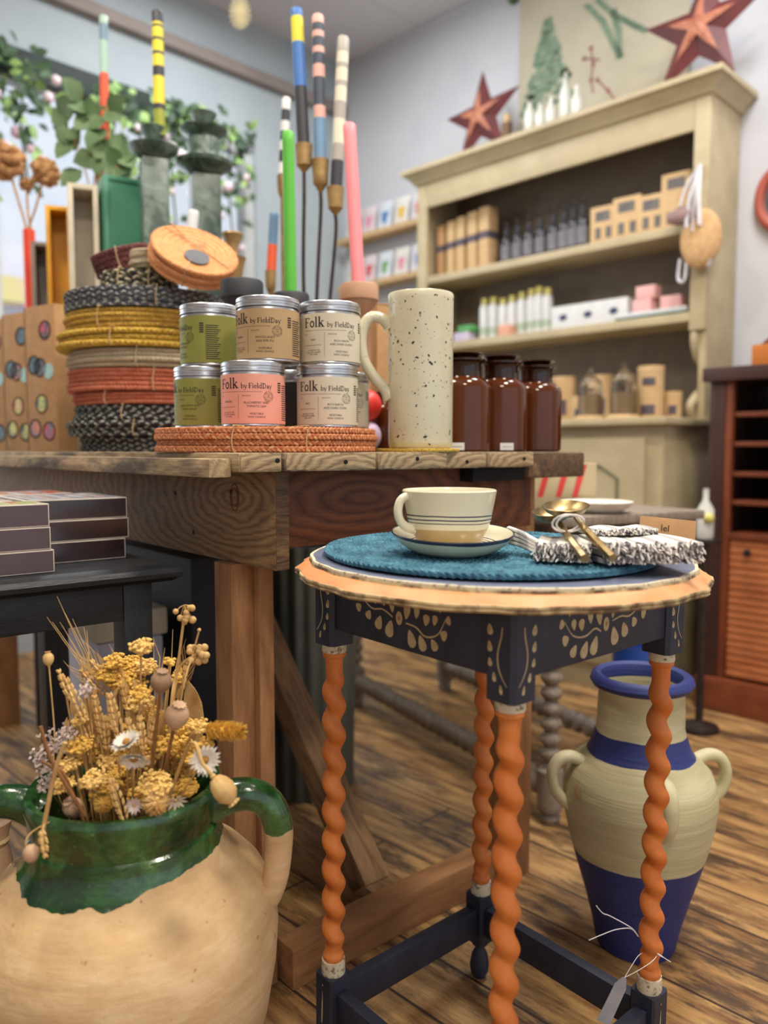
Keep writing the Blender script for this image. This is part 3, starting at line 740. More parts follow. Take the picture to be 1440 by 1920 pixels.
# ------------------------------------------------------------------ fringed napkins, spoons, tag
m_nap = newmat('striped_linen'); m, nt, b = m_nap; v = coords(nt)
wv = nt.nodes.new('ShaderNodeTexWave'); wv.inputs['Scale'].default_value = 14; wv.inputs['Distortion'].default_value = .6; wv.bands_direction = 'X'
nt.links.new(v, wv.inputs['Vector'])
nt.links.new(ramp(nt, wv.outputs['Fac'], [(.3, (226, 222, 212)), (.55, (214, 210, 200)), (.8, (160, 158, 158))]), b.inputs['Base Color']); b.inputs['Roughness'].default_value = .95
bumpn(nt, b, noise(nt, v, 300, 3), .3, .001); m_nap = m
m_fr1 = M('fringe_cream', (232, 226, 218), None, 80, .95); m_fr2 = M('fringe_grey', (138, 130, 132), (96, 90, 94), 90, .95)
def napkin(name, label, cx, cy, z, L, W, h, layers, ang, fr=1, fringe_side=True, seed=1, group='striped fringed napkins'):
    e = E(name, label, 'napkin', (cx, cy, z), ang, group); rr = random.Random(seed)
    mb = MB(); n = 14; hh = h/layers
    for k in range(layers):
        zz0 = k*hh; rows = []
        prof = [(-W/2, hh*.5), (-W/2+hh*.3, hh*.12), (0, .0), (W/2-hh*.3, hh*.12), (W/2, hh*.5), (W/2-hh*.3, hh*.9), (0, hh*.96), (-W/2+hh*.3, hh*.9)]
        dx = rr.uniform(-.004, .004); dy = rr.uniform(-.003, .003)
        for i in range(n+1):
            x = -L/2+L*i/n; p = .0015*math.sin(9*x/L+k+seed); taper = 1-.12*math.sin(PI*i/n)*0
            rows.append([mb.bm.verts.new((x+dx, y*taper+dy, zz0+zq+p*(1 if zq > hh*.5 else .3)+.0008*math.sin(40*x+30*y))) for (y, zq) in prof])
        m_ = len(prof)
        for i in range(n):
            for j in range(m_): mb._f([rows[i][j], rows[i][(j+1) % m_], rows[i+1][(j+1) % m_], rows[i+1][j]])
        mb._f(rows[0]); mb._f(rows[-1][::-1])
    mb.obj('cloth', m_nap, e)
    if fringe_side:
        a_, b_ = MB(), MB()
        for i in range(int(520*L/.13)):
            t = a_ if rr.random() < .6 else b_
            x = rr.uniform(-L/2, L/2); zz = rr.uniform(.001, h); y = -W/2+rr.uniform(-.002, .006)
            p = Vector((x, y, zz)); d = Vector((rr.uniform(-.6, .6), -1, rr.uniform(-.9, .5))).normalized(); l = rr.uniform(.004, .011)*fr
            q = p+d*l*.5+Vector((rr.uniform(-1, 1), rr.uniform(-1, 1), rr.uniform(-1, 1)))*.0015
            s = p+d*l+Vector((0, 0, -.3*l)); s.z = max(s.z, .0005); q.z = max(q.z, .0008)
            t.tube([p, q, s], [.0009, .0013, .0006], 4)
        a_.obj('fringe', m_fr1, e)['kind'] = 'stuff'; g_ = b_.obj('fringe', m_fr2, e); g_['kind'] = 'stuff'
    return e
nz = MT+.0008
NB = XY(1192, .925, nz)
napkin('napkin', 'large striped fringed napkin folded thick, right under the spoon handles', NB.x, NB.y, nz, .112, .098, .024, 3, R(5), seed=3)
NL_ = XY(1056, .935, nz)
napkin('napkin', 'rumpled striped napkin with fringed end at the left of the pile', NL_.x, NL_.y, nz, .062, .082, .021, 3, R(-16), seed=5)
NT = XY(1158, .965, nz)
napkin('napkin', 'striped napkin lying across the top of the pile behind the spoons', NT.x, NT.y, nz+.0252, .078, .045, .007, 2, R(10), fr=.6, seed=8)
NR = XY(1000, .95, nz)
mb = MB()
for k in range(4):
    mb.tube(smoothpath([(-.022, .050-k*.004, .027-k*.0055), (-.012, .028-k*.004, .0245-k*.005), (-.002, .004-k*.003, .019-k*.0042), (.010, -.026-k*.002, .0135-k*.0035)], 5), [.0042]*16, 7, flat=.7)
o = mb.obj('napkin', m_nap, None, (NR.x, NR.y, nz+.0008)); tag(o, 'tightly rolled striped napkin at the far left of the pile, beside the saucer', 'napkin', 'striped fringed napkins')
def spoon(name, label, bowl_c, end, seed, r=.027):
    bowl_c = Vector(bowl_c); e = E(name, label, 'spoon', bowl_c, 0, 'brass scoops'); d = Vector(end)-bowl_c; L = d.length; d.normalize()
    mb = MB()
    prof = [(0, -.013), (r*.5, -.0115), (r*.8, -.007), (r, .0), (r*.97, .0008), (r*.76, -.006), (r*.45, -.0100), (0, -.0113)]
    mb.lathe(prof, 36, Matrix.Diagonal((1.1, 1.0, 1, 1)))
    mb.obj('bowl', m_brass2, e, (0, 0, .004), (R(10), R(-4), R(10)))
    mb = MB(); mb.tube([d*(r*.85)+Vector((0, 0, .004)), d*(r*.85+.012)+Vector((0, 0, .003)), d*L*.5, d*L], [.0030, .0042, .0046, .0054], 6)
    mb.obj('handle', m_brass2, e, (0, 0, 0), angle=.3)
    return e
b1 = P(1034, 966, .985); b2 = P(1056, 964, .955)
e1 = P(1097, 1047, .855); e2 = P(1149, 1046, .850)
spoon('scoop_spoon', 'brass scoop spoon with the left hand hexagonal handle', b1, e1, 1, .023)
spoon('scoop_spoon', 'brass scoop spoon with wide bowl and the right hand hexagonal handle', b2+Vector((.003, 0, .006)), e2, 2, .0265)
# white cord tying the spoons
q = b2*.62+e1*.38; mb = MB()
for k in range(2):
    pts = [q+Vector((.016*math.cos(t*PI/7)-.006+.004*k, -.01*math.sin(t*PI/7)*1.0-.004*k, .011*math.sin(t*PI/7)+.008)) for t in range(14)]
    mb.tube(pts, .0014, 5, closed=True)
o = mb.obj('cord', m_fr1, None, (0, 0, 0)); tag(o, 'thin white cord looped round the two brass spoons', 'cord')
# kraft swing tag
tg = E('kraft_tag', 'brown kraft card tag standing behind the striped napkins', 'tag', XY(1250, .995, nz-.004), R(-10))
mb = MB(); mb.box(-.036, .033, -.0007, .0007, 0, .044, .0004); mb.obj('card', m_kraft, tg, (0, 0, .001), (R(-12), R(5), 0))
mb = MB(); vs, fs = text_cached('lel', .012)
for f in fs: mb.poly([Vector((vs[i][0]-.01, -.0012, vs[i][1]+.027)) for i in f])
mb.obj('print', m_ink, tg, (0, 0, .001), (R(-12), R(5), 0), smooth=False)

# ------------------------------------------------------------------ candle tins
TH, TR = .100, .0495
def wrap(mb, V, F, r, a0, z0, off=.00025):
    idx = [mb.bm.verts.new(((r+off)*math.cos(a0+x/r), (r+off)*math.sin(a0+x/r), z0+y)) for x, y in V]
    for f in F: mb._f([idx[i] for i in f])
def rectVF(x0, x1, y0, y1, n=1):
    V = []; F = []
    for i in range(n+1):
        x = x0+(x1-x0)*i/n; V += [(x, y0), (x, y1)]
    for i in range(n): F.append((2*i, 2*i+2, 2*i+3, 2*i+1))
    return V, F
tin_lab = {}
def tin(label, cat_col, loc, rot, names, hint, left3=('AN ODE TO THE', 'FOLK WHO SHAPED', 'THIS LAND')):
    key = (cat_col, names)
    e = E('candle_tin', label, 'candle tin', loc, -PI/2+R(rot), 'aluminium candle tins')
    if cat_col not in tin_lab:
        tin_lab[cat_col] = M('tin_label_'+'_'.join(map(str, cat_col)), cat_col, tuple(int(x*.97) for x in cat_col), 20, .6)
    ml = tin_lab[cat_col]
    mb = MB(); mb.lathe([(0, .0), (TR-.002, .0), (TR, .0015), (TR, .003), (TR-.0008, .0042), (TR-.0008, .081), (TR-.002, .0835), (TR-.002, .086), (0, .086)], 56); mb.obj('body', m_alu, e)
    mb = MB(); rl = TR+.0005
    mb.lathe([(rl-.001, .0845), (rl, .0847), (rl, .0868), (rl-.0012, .0875), (rl-.0012, .0885), (rl, .0892), (rl, .091), (rl-.0012, .0917), (rl-.001, .0925), (rl, .0932), (rl, .0975), (rl-.0006, .0992), (rl-.002, .1), (rl-.004, .0994), (0, .0994)], 56)
    mb.obj('lid', m_alu, e)
    mb = MB(); rr = TR+.0004; V, F = rectVF(-.098, .128, .0045, .0795, 60); wrap(mb, V, F, rr, 0, 0, 0)
    lb = mb.obj('label', ml, e)
    mb = MB(); r = rr
    V, F, xe = serif('Folk', -.0515, 0, .0152); wrap(mb, V, F, r, 0, .0575)
    V, F, xe = serif('by FieldDay', xe+.0042, 0, .0077); wrap(mb, V, F, r, 0, .0575)
    def line(x0, x1, y, w=.0004): V, F = rectVF(x0, x1, y-w/2, y+w/2, 12); wrap(mb, V, F, r, 0, 0)
    line(-.0515, .0215, .0525); V, F = rectVF(-.0152, -.0148, .012, .0490); wrap(mb, V, F, r, 0, 0)
    line(-.0515, -.0200, .0295)
    def tx(s, x, z, size, al='CENTER'): V, F = text_cached(s, size, al); wrap(mb, V, F, r, x/r, z)
    tx('HINT', -.0515, .0455, .0024, 'LEFT'); tx('FIELDNOTES', -.009, .0455, .0024, 'LEFT')
    tx(hint, -.034, .0365, .0040)
    for i, s in enumerate(left3): tx(s, -.034, .0205-.0032*i, .0029)
    tx(names[0], .013, .0345, .0046); tx(names[1], .013, .0290, .0046)
    tx('VEGETABLE', .013, .0180, .0041); tx('WAX CANDLE', .013, .0130, .0041)
    # seal
    for rad in (.0082, .0052):
        V = []; F = []
        for i in range(29):
            a = 2*PI*i/28; V += [(.032+rad*math.cos(a), rad*math.sin(a)), (.032+(rad-.0003)*math.cos(a), (rad-.0003)*math.sin(a))]
        for i in range(28): F.append((2*i, 2*i+1, 2*i+3, 2*i+2))
        wrap(mb, V, F, r, 0, .0455)
    tx('MADE', .032, .0473, .0019); tx('AND', .032, .0452, .0019); tx('POURED', .032, .0431, .0019)
    ring = 'IN NORTHERN IRELAND BY HAND '
    for i, ch in enumerate(ring):
        if ch == ' ': continue
        a = PI/2-2*PI*i/len(ring); V, F = text_cached(ch, .0022, 'CENTER'); V2 = [(.032+.0060*math.cos(a)+x*math.sin(a)+y*math.cos(a), .0060*math.sin(a)-x*math.cos(a)+y*math.sin(a)) for x, y in V]
        wrap(mb, V2, F, r, 0, .0455)
    # dense small print panel further round
    for i in range(17):
        V, F = rectVF(.060, .060+.024-(i*5 % 7)*.001, .010+i*.0033, .0113+i*.0033, 8); wrap(mb, V, F, r, 0, 0)
    for i in range(5):
        V, F = rectVF(.050, .057, .052+i*.0034, .054+i*.0034, 2); wrap(mb, V, F, r, 0, 0)
    mb.obj('lettering', m_ink, lb, smooth=False)
    return e
GRN = (134, 136, 60); PNK = (226, 156, 136); TAN = (176, 146, 104); WHT = (206, 196, 172)
ls, wv2 = ('LUSH STEMS AND', 'WILD VIOLET'), ('WOODLANDS', 'AND RIPE FIG')
def tz(px, Y, z): return XY(px, Y, z)
tin('olive green candle tin at the left of the bottom row', GRN, tz(385, 1.335, OZ), -32, ls, 'MEADOW')
tin('pink labelled candle tin in the bottom row', PNK, tz(475.5, 1.255, OZ), 0, ('BLACKBERRY AND', 'TOMATO LEAF'), 'BHADER')
tin('off white candle tin in the bottom row, right of the pink one', WHT, tz(614.5, 1.305, OZ), 4, ('RICH EARTH', 'AND DARK OUDH'), 'PEAT')
tin('off white candle tin half hidden behind, next to the red ball', WHT, tz(640, 1.43, OZ), 8, ('RICH EARTH', 'AND DARK OUDH'), 'PEAT')
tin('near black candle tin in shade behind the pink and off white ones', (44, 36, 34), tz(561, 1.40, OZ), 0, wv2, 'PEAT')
tin('olive green candle tin at the left of the top row', GRN, tz(396, 1.335, OZ+TH+.0004), -66, ls, 'MEADOW')
tin('tan brown candle tin highest in the middle of the top row', TAN, tz(503, 1.272, OZ+TH+.0004), -12, wv2, 'FORAGE')
tin('off white candle tin at the right of the top row', WHT, tz(619, 1.312, OZ+TH+.0004), 11, ('RICH EARTH', 'AND DARK OUDH'), 'PEAT')

# ------------------------------------------------------------------ speckled jug
m_jug = M('cream_jug_glaze', (208, 201, 172), (200, 192, 162), 10, .3, coat=.4, bump=.05)
m_speck = M('black_speckle', (30, 26, 24), None, 60, .5)
jg = E('jug', 'tall cream cylindrical jug with black speckles and loop handle', 'jug', JUG, R(6))
JR, JH = .0555, .262
mb = MB(); mb.lathe([(0, .001), (JR-.003, .0), (JR-.0008, .003), (JR, .01), (JR, JH-.012), (JR+.0008, JH-.003), (JR-.001, JH), (JR-.004, JH-.002), (JR-.005, JH-.02), (JR-.005, .01), (0, .008)], 72, rf=lambda a, z, r: 1+.006*math.sin(2*a+z*6))
mb.obj('body', m_jug, jg)
mb = MB()
hp = smoothpath([(-JR+.002, 0, .205), (-JR-.010, 0, .219), (-JR-.030, 0, .222), (-JR-.044, 0, .205), (-JR-.048, 0, .180), (-JR-.043, 0, .150), (-JR-.026, 0, .122), (-JR-.008, 0, .102), (-JR+.004, 0, .085)], 6)
mb.tube(hp, [.0105]+[.0078]*(len(hp)-7)+[.008, .009, .010, .0115, .012, .010], 14, flat=1.25)
hd = mb.obj('handle', m_jug, jg, (0, 0, 0), (0, 0, R(2)))
mb = MB(); rr = random.Random(11)
for i in range(620):
    a = rr.uniform(0, 2*PI); z = rr.uniform(.006, JH-.004); s = .0005+.0016*rr.random()**3.5; el = rr.uniform(.7, 1.9); th = rr.uniform(0, PI)
    r = JR*(1+.006*math.sin(2*a+z*6))+.00025; V = []
    for k in range(7):
        t = 2*PI*k/7; x = s*math.cos(t)*el; y = s*math.sin(t); V.append((x*math.cos(th)-y*math.sin(th), x*math.sin(th)+y*math.cos(th)))
    wrap(mb, [(x, y) for x, y in V], [tuple(range(7))], r, a, z, 0)
mb.obj('speckles', m_speck, jg, smooth=False)
mb = MB()
for i in range(70):
    k = rr.randrange(3, len(hp)-3); p = hp[k]; a = rr.uniform(0, 2*PI); mb.ball(p+Vector((math.cos(a)*.0085, math.sin(a)*.0078, .0)), rr.uniform(.0004, .001), 1)
mb.obj('speckles', m_speck, hd)

# ------------------------------------------------------------------ amber apothecary jars
m_amb, nt, b = newmat('amber_glass'); b.inputs['Base Color'].default_value = lin((78, 36, 8)); b.inputs['Transmission Weight'].default_value = 0; b.inputs['Roughness'].default_value = .10; b.inputs['Coat Weight'].default_value = .0; b.inputs['IOR'].default_value = 1.45
m_ambd, nt, b = newmat('dark_amber_glass'); b.inputs['Base Color'].default_value = lin((44, 20, 8)); b.inputs['Roughness'].default_value = .06
m_wax = M('amber_filled_wax', (236, 170, 84), (222, 150, 66), 8, .5)
m_clear, nt, b = newmat('clear_glass'); b.inputs['Transmission Weight'].default_value = 1; b.inputs['Roughness'].default_value = .02; b.inputs['IOR'].default_value = 1.3
def jar_mesh(e):
    mb = MB(); r = .052
    mb.lathe([(0, .0), (r-.004, .0), (r, .004), (r, .118), (r-.003, .128), (r-.012, .136), (.035, .139), (.033, .137), (r-.008, .126), (r-.0035, .116), (r-.0035, .006), (0, .004)], 48)
    mb.obj('glass_body', m_amb, e)
    mb = MB(); mb.lathe([(.0305, .1392), (.034, .1392), (.033, .145), (.033, .163), (.035, .1665), (.0405, .169), (.0405, .172), (.033, .1735), (.0305, .172), (.0305, .1392)], 48); mb.obj('neck', m_ambd, e)
    mb = MB(); mb.lathe([(0, .0045), (r-.0045, .0065), (r-.0045, .116), (r-.011, .124), (0, .1245)], 40); mb.obj('wax_fill', m_wax, e)
    mb = MB(); mb.lathe([(0, .150), (.0295, .150), (.030, .171), (.027, .176), (.030, .180), (.038, .181), (.037, .183), (.015, .1845), (0, .185)], 32); mb.obj('stopper', m_ambd, e)
def jar(label, px, Y, tagx=None, sc=1):
    e = E('apothecary_jar', label, 'jar', XY(px, Y, BT+.001), 0, 'amber apothecary jars'); jar_mesh(e); e.scale = (sc,)*3
    if tagx is not None:
        mb = MB(); V, F = rectVF(-.013, .013, .0, .0135, 8); wrap(mb, V, F, .052, -PI/2+tagx, .003, .0003); lb = mb.obj('price_label', m_whitep, e)
        mb = MB(); V, F = rectVF(-.009, .009, .0058, .0066, 6); wrap(mb, V, F, .052, -PI/2+tagx, .003, .0005); mb.obj('print', m_ink, lb)
    return e
jar('amber glass apothecary jar partly hidden behind the jug, nearest its right side', 868, 1.50, -.3)
jar('amber glass apothecary jar with small white price label, middle of the three', 937, 1.545, .12)
jar('amber glass apothecary jar at the right end of the bench', 1003, 1.625, None)
jar('amber glass jar seen through the loop of the jug handle', 728, 1.66, None, .72)

# ------------------------------------------------------------------ candle holders & candles
def candle(mb, pts, r, bands, seg=14):
    """tapered striped candle; bands [(t0,mi)...] t from bottom"""
    pts = [Vector(p) for p in pts]
    def at(t):
        x = t*(len(pts)-1); i = min(int(x), len(pts)-2); return pts[i].lerp(pts[i+1], x-i)
    edges = [b_[0] for b_ in bands]+[1.0]
    for (t0, mi), t1 in zip(bands, edges[1:]):
        mb.mi = mi; n = max(1, int((t1-t0)*12))
        pp = [at(t0+(t1-t0)*k/n) for k in range(n+1)]; rr_ = [r*(1.0-.06*(t0+(t1-t0)*k/n)) for k in range(n+1)]
        if t1 >= 1:
            d = (pp[-1]-pp[-2]).normalized(); pp += [pp[-1]+d*r*.25, pp[-1]+d*r*.35]; rr_ += [rr_[-1]*.8, rr_[-1]*.3]
        mb.tube(pp, rr_, seg)
def cmat(name, c): return M('candle_wax_'+name, c, tuple(int(x*.96) for x in c), 15, .5)
w_blue = cmat('blue', (68, 118, 186)); w_yel = cmat('yellow', (232, 216, 62)); w_blk = cmat('charcoal', (54, 55, 62)); w_pink = cmat('blush', (226, 174, 162))
w_slate = cmat('slate', (66, 74, 90)); w_sky = cmat('dusty_blue', (110, 146, 178)); w_cream = cmat('cream', (226, 220, 198)); w_gry = cmat('pale_grey', (172, 166, 158))
w_grn = cmat('green', (92, 184, 62)); w_rose = cmat('rose_pink', (240, 140, 146)); w_mint = cmat('mint', (176, 206, 190)); w_orr = cmat('orange_red', (232, 96, 56)); w_steel = cmat('steel_blue', (128, 152, 170)); w_wht = cmat('white', (228, 228, 228)); w_olive = cmat('olive', (150, 158, 50))
def candle_thing(label, p0, p1, r, mats, bands, group='striped dinner candles', bend=0):
    p0, p1 = Vector(p0), Vector(p1); mid = (p0+p1)/2+Vector((bend, 0, 0))
    mb = MB(); candle(mb, [v-p0 for v in smoothpath([p0, mid, p1], 5)], r, bands)
    o = mb.obj('dinner_candle', mats, None, p0); return tag(o, label, 'candle', group)
# wire stemmed brass holder carrying three candles
YC = 1.95
def wire_cup(e, px, y0, y1, Y):
    a, c_ = P(px, y0, Y)-e.location, P(px, y1, Y)-e.location; h = a.z-c_.z; mb = MB()
    w = 16/FPX*Y
    mb.lathe([(0, 0), (.004, .0), (.006, h*.06), (w*.62, h*.2), (w*.85, h*.26), (w*.9, h*.5), (w, h), (w*.82, h), (w*.8, h-.03), (0, h-.03)], 24); mb.obj('cup', m_brass, e, c_)
    return c_, a+e.location-Vector((0, 0, .028))
wh = E('wire_candelabra', 'brass candle holder with three cups on thin curved wires', 'candle holder', XY(605, YC, BT+.001), 0)
mb = MB(); mb.lathe([(0, 0), (.05, 0), (.05, .006), (.02, .01), (.006, .02), (0, .02)], 32); mb.obj('base', m_brass, wh)
tops = []
for (px, y0, y1) in ((570, 272, 325), (601, 300, 362), (629, 352, 405)):
    c_, top = wire_cup(wh, px, y0, y1, YC); tops.append(top)
    k = (px-600)/FPX*YC
    mb = MB(); mb.tube(smoothpath([c_+Vector((0, 0, .002)), c_+Vector((0, 0, -.05)), Vector((c_.x*.75-.012, 0, c_.z*.55)), Vector((c_.x*.1-.01, 0, c_.z*.22)), Vector((0, 0, .015))], 6), .0045, 8); mb.obj('stem', m_darkmetal, wh)
candle_thing('tall candle banded blue, yellow and charcoal in the left cup of the wire holder', tops[0], P(556, 20, YC), .0152, [w_blk, w_blue, w_yel], [(0, 0), (.48, 1), (.75, 2), (.93, 1)])
candle_thing('tall candle in blush pink, slate and dusty blue in the middle cup', tops[1], P(596, 32, YC), .0150, [w_sky, w_pink, w_slate], [(0, 0), (.36, 1), (.43, 2), (.60, 1), (.67, 2), (.735, 1), (.77, 2), (.83, 1), (.87, 2), (.93, 1)])
candle_thing('tall cream and grey banded candle in the right cup of the wire holder', tops[2], P(644, 73, YC), .0148, [w_blk, w_gry, w_cream], [(0, 0), (.27, 1), (.36, 2), (.50, 1), (.60, 2), (.68, 1), (.71, 2), (.78, 1), (.81, 2), (.88, 1)])
# matt black bowl shaped holders, green candle
def bowl_holder(label, px, y, Y, w, mat, cat='candle holder', group='bowl topped candle holders', rod=.014):
    c = XY(px, Y, BT+.001); top = P(px, y, Y).z-c.z; e = E('candlestick', label, cat, c, 0, group)
    r = w/2/FPX*Y; mb = MB(); mb.lathe([(0, 0), (r*.9, 0), (r*.9, .008), (rod*1.2, .02), (rod, .03), (rod, top-.078), (rod*1.3, top-.066), (0, top-.066)], 36); mb.obj('stem', mat, e)
    mb = MB(); mb.lathe([(0, top-.0655), (r*.45, top-.064), (r*.86, top-.042), (r*.9, top-.036), (r, top-.034), (r, top-.004), (r-.003, top), (r-.006, top-.003), (r-.007, top-.03), (0, top-.032)], 40); mb.obj('bowl', mat, e)
    return c+Vector((0, 0, top-.032))
h1 = bowl_holder('matt black bowl topped candlestick without a candle, beside the tilted orange coasters', 458, 527, 1.56, 78, m_matblk)
h2 = bowl_holder('matt black bowl topped candlestick holding the green candle', 548, 551, 1.62, 68, m_matblk)
candle_thing('bright green candle standing in a black bowl holder', h2, P(540, 250, 1.62), .0125, [w_grn], [(0, 0)], 'plain dinner candles')
h3 = bowl_holder('tan bowl topped candlestick with thick stem holding the pink candle', 674, 534, 1.74, 72, m_tan, rod=.026)
candle_thing('rose pink candle leaning left in the tan holder', h3, P(655, 236, 1.78), .0148, [w_rose], [(0, 0)], 'plain dinner candles')
# banded candle behind the green one, and the orange/blue one
for (px, ytop, ycup, ybase, Y, mats, bands, lab, lab2) in (
    (536, 186, 330, 0, 2.2, [w_wht, w_blk], [(0, 1), (.18, 0), (.3, 1), (.42, 0), (.52, 1), (.62, 0), (.72, 1), (.84, 0)], 'small white and charcoal banded candle behind the green one', 'slim brass candlestick behind the green candle'),
    (513, 402, 508, 0, 2.05, [w_orr, w_sky, w_mint], [(0, 0), (.55, 1)], 'short candle, orange below and pale blue above, left of the green one', 'slim brass candlestick with the orange and blue candle')):
    c = XY(px-2, Y, BT+.001); zc = P(px, ycup, Y).z-c.z
    e = E('candlestick', lab2, 'candle holder', c, 0, 'slim brass candlesticks'); mb = MB(); w = .013
    mb.lathe([(0, 0), (.04, 0), (.04, .006), (.01, .014), (.005, .03), (.005, zc-.06), (.010, zc-.05), (w, zc-.04), (w*1.1, zc), (w*.9, zc), (w*.85, zc-.03), (0, zc-.03)], 28); mb.obj('holder', m_brass, e)
    candle_thing(lab, c+Vector((0, 0, zc-.03)), P(px+1, ytop, Y), .0125, mats, bands)
# brass stacked holder at 440
c = XY(441, 2.0, BT+.001); zc = P(441, 437, 2.0).z-c.z
e = E('candlestick', 'stubby old brass candlestick with stepped collars beside the marble columns', 'candle holder', c)
mb = MB(); mb.lathe([(0, 0), (.035, 0), (.035, .01), (.012, .03), (.010, zc-.16), (.016, zc-.14), (.03, zc-.07), (.034, zc-.06), (.016, zc-.055), (.014, zc-.035), (.026, zc-.004), (.024, zc), (0, zc-.01)], 32); mb.obj('holder', m_brass, e)
# green marble columns
def column(label, px, Y, ytop, w, tiers):
    c = XY(px, Y, BT+.001); e = E('marble_candlestick', label, 'candle holder', c, 0, 'green marble candlesticks'); k = Y/FPX
    zt = lambda y: P(px, y, Y).z-c.z
    mb = MB(); mb.box(-w*k/2, w*k/2, -w*k/2, w*k/2, 0, zt(tiers[0]), .004); mb.obj('column', m_marble, e, (0, 0, 0), R(25))
    mb = MB(); prof = [(0, zt(tiers[0]))]
    for (y, ww) in tiers[1]: prof.append((ww*k/2, zt(y)))
    prof.append((0, zt(tiers[1][-1][0])-.01)); mb.lathe(prof, 36); mb.obj('dish', m_marble, e)
    return c, e
column('green marble candlestick with a tulip top and wide dish, holding the black and yellow candle', 300, 2.17, 0, 46, (302, [(302, 40), (294, 60), (284, 86), (277, 90), (275, 60), (269, 24), (262, 28), (250, 42), (240, 46), (240, 38)]))
column('green marble candlestick with three stacked dishes and no candle', 392, 2.25, 0, 50, (332, [(332, 44), (322, 70), (313, 100), (306, 104), (304, 66), (286, 54), (270, 62), (258, 52), (250, 80), (244, 86), (242, 60), (236, 28), (228, 34), (214, 48), (214, 40)]))
candle_thing('black and yellow banded candle at the upper left, in a marble holder', P(300, 255, 2.17), P(295, 24, 2.17), .0155, [w_olive, w_yel, w_blk], [(0, 0), (.24, 2), (.28, 1), (.48, 2), (.555, 1), (.64, 2), (.66, 1), (.74, 2), (.76, 1), (.84, 2), (.86, 1), (.88, 2)])
candle_thing('mint, blue and orange banded candle rising from the eucalyptus at far left', P(197, 300, 2.5), P(194, 33, 2.5), .0135, [w_orr, w_mint, w_steel], [(0, 0), (.60, 1), (.80, 2), (.93, 1)])
e = E('candlestick', 'slim brass candlestick hidden behind the eucalyptus leaves', 'candle holder', XY(197, 2.5, BT+.001), 0, 'slim brass candlesticks')
zc = P(197, 290, 2.5).z-BT
mb = MB(); mb.lathe([(0, 0), (.04, 0), (.04, .006), (.008, .014), (.006, zc-.03), (.016, zc-.02), (.017, zc), (.014, zc), (.013, zc-.012), (0, zc-.012)], 24); mb.obj('holder', m_brass, e)
c = XY(362, 2.12, BT+.001); z0_ = P(362, 470, 2.12).z
e = E('candlestick', 'low brass candlestick between the two marble columns', 'candle holder', c, 0, 'slim brass candlesticks'); mb = MB(); h = z0_-c.z; mb.lathe([(0, 0), (.03, 0), (.03, .006), (.006, .014), (.006, h-.02), (.016, h-.01), (.016, h), (0, h)], 24); mb.obj('holder', m_brass, e)
candle_thing('short plain white candle between the two marble columns', (c.x, c.y, z0_+.001), P(363, 398, 2.12), .0155, [w_wht], [(0, 0)], 'plain dinner candles')
# red and lilac ball holder behind the tins
c = XY(686, 1.60, BT+.001); r1 = 29/FPX*1.6
e = E('ball_candle_holder', 'stacked lacquered ball candle holder, red ball above lilac ball', 'candle holder', c)
mb = MB(); mb.ball((0, 0, r1), r1, 4, (1, 1, 1)); mb.obj('lower_ball', m_lilac, e)['label'] = 'lilac ball'
mb = MB(); mb.ball((0, 0, r1*2.95), r1*1.05, 4); mb.obj('upper_ball', m_redball, e)['label'] = 'red ball'
# kraft box behind the tan holder
c = XY(716, 1.86, BT+.001); e = E('kraft_box', 'upright kraft box standing behind the tan candlestick and jug', 'box', c, R(38))
h = P(716, 580, 1.86).z-BT; mb = MB(); mb.box(-.045, .045, -.04, .04, 0, h, .002); mb.obj('carton', m_kraft, e)
mb = MB(); mb.box(-.0455, .0455, -.0405, .0405, h+.0002, h+.004, .001); mb.obj('lid', m_kraft, e)
# ------------------------------------------------------------------ kraft boxes with round windows
m_win = {}
def kbox(label, px, Y, w, h, seed, d=.11):
    # front face turned to the camera's right
    c = XY(px, Y, BT+.001); e = E('gift_box', label, 'box', c, R(-32), 'kraft gift boxes with round windows'); rr = random.Random(seed)
    mb = MB(); mb.box(-w, 0, 0, d, 0, h, .002); bo = mb.obj('carton', m_kraft, e)
    cols = [(70, 110, 116), (196, 70, 90), (206, 196, 96), (120, 108, 124), (60, 70, 68), (206, 120, 90), (70, 68, 72)]
    pts = [(.18, .83), (-.22, .60), (.0, .33), (-.02, .58), (.26, .55), (-.24, .16), (.22, .14)]
    for i, (x, z) in enumerate(pts):
        if i == 4: 
            mb = MB(); mb.lathe([(0, 0), (w*.16, 0), (w*.16, .0006), (0, .0006)], 24, Matrix.Translation(((x-.5)*w, -.0006, z*h)) @ Matrix.Rotation(PI/2, 4, 'X')); mb.obj('sticker', M('pale_blue_sticker', (176, 214, 210), None, 20, .6) if 'sb' not in m_win else m_win['sb'], e)
            continue
        T = Matrix.Translation(((x-.5)*w, -.0004, z*h)) @ Matrix.Rotation(PI/2, 4, 'X')
        mb = MB(); mb.lathe([(w*.17, 0), (w*.195, 0), (w*.195, .0012), (w*.17, .0012)], 26, T); 
        c1, c2 = rr.sample(cols, 2); key = (c1, c2)
        if key not in m_win: m_win[key] = M('window_contents', c1, c2, 40, .4, lo=.45, hi=.55)
        mb.mi = 1; mb.lathe([(0, .0003), (w*.17, .0003), (w*.17, -.0002), (0, -.0002)], 26, T)
        mb.obj('round_window', [m_void, m_win[key]], e)
    mb = MB(); mb.box(-w+.0005, -w+.0025, -.0008, .0, .001, h-.001); mb.obj('edge_gap_dark', m_oldend, e)  # dark strip coloured in down the edge, stands for the gap between boxes
    return e
kbox('kraft gift box with round windows, right end of the row', 110, 2.02, .125, .372, 1, .06)
kbox('kraft gift box with round windows, middle of the row', 64, 2.13, .125, .372, 2, .06)
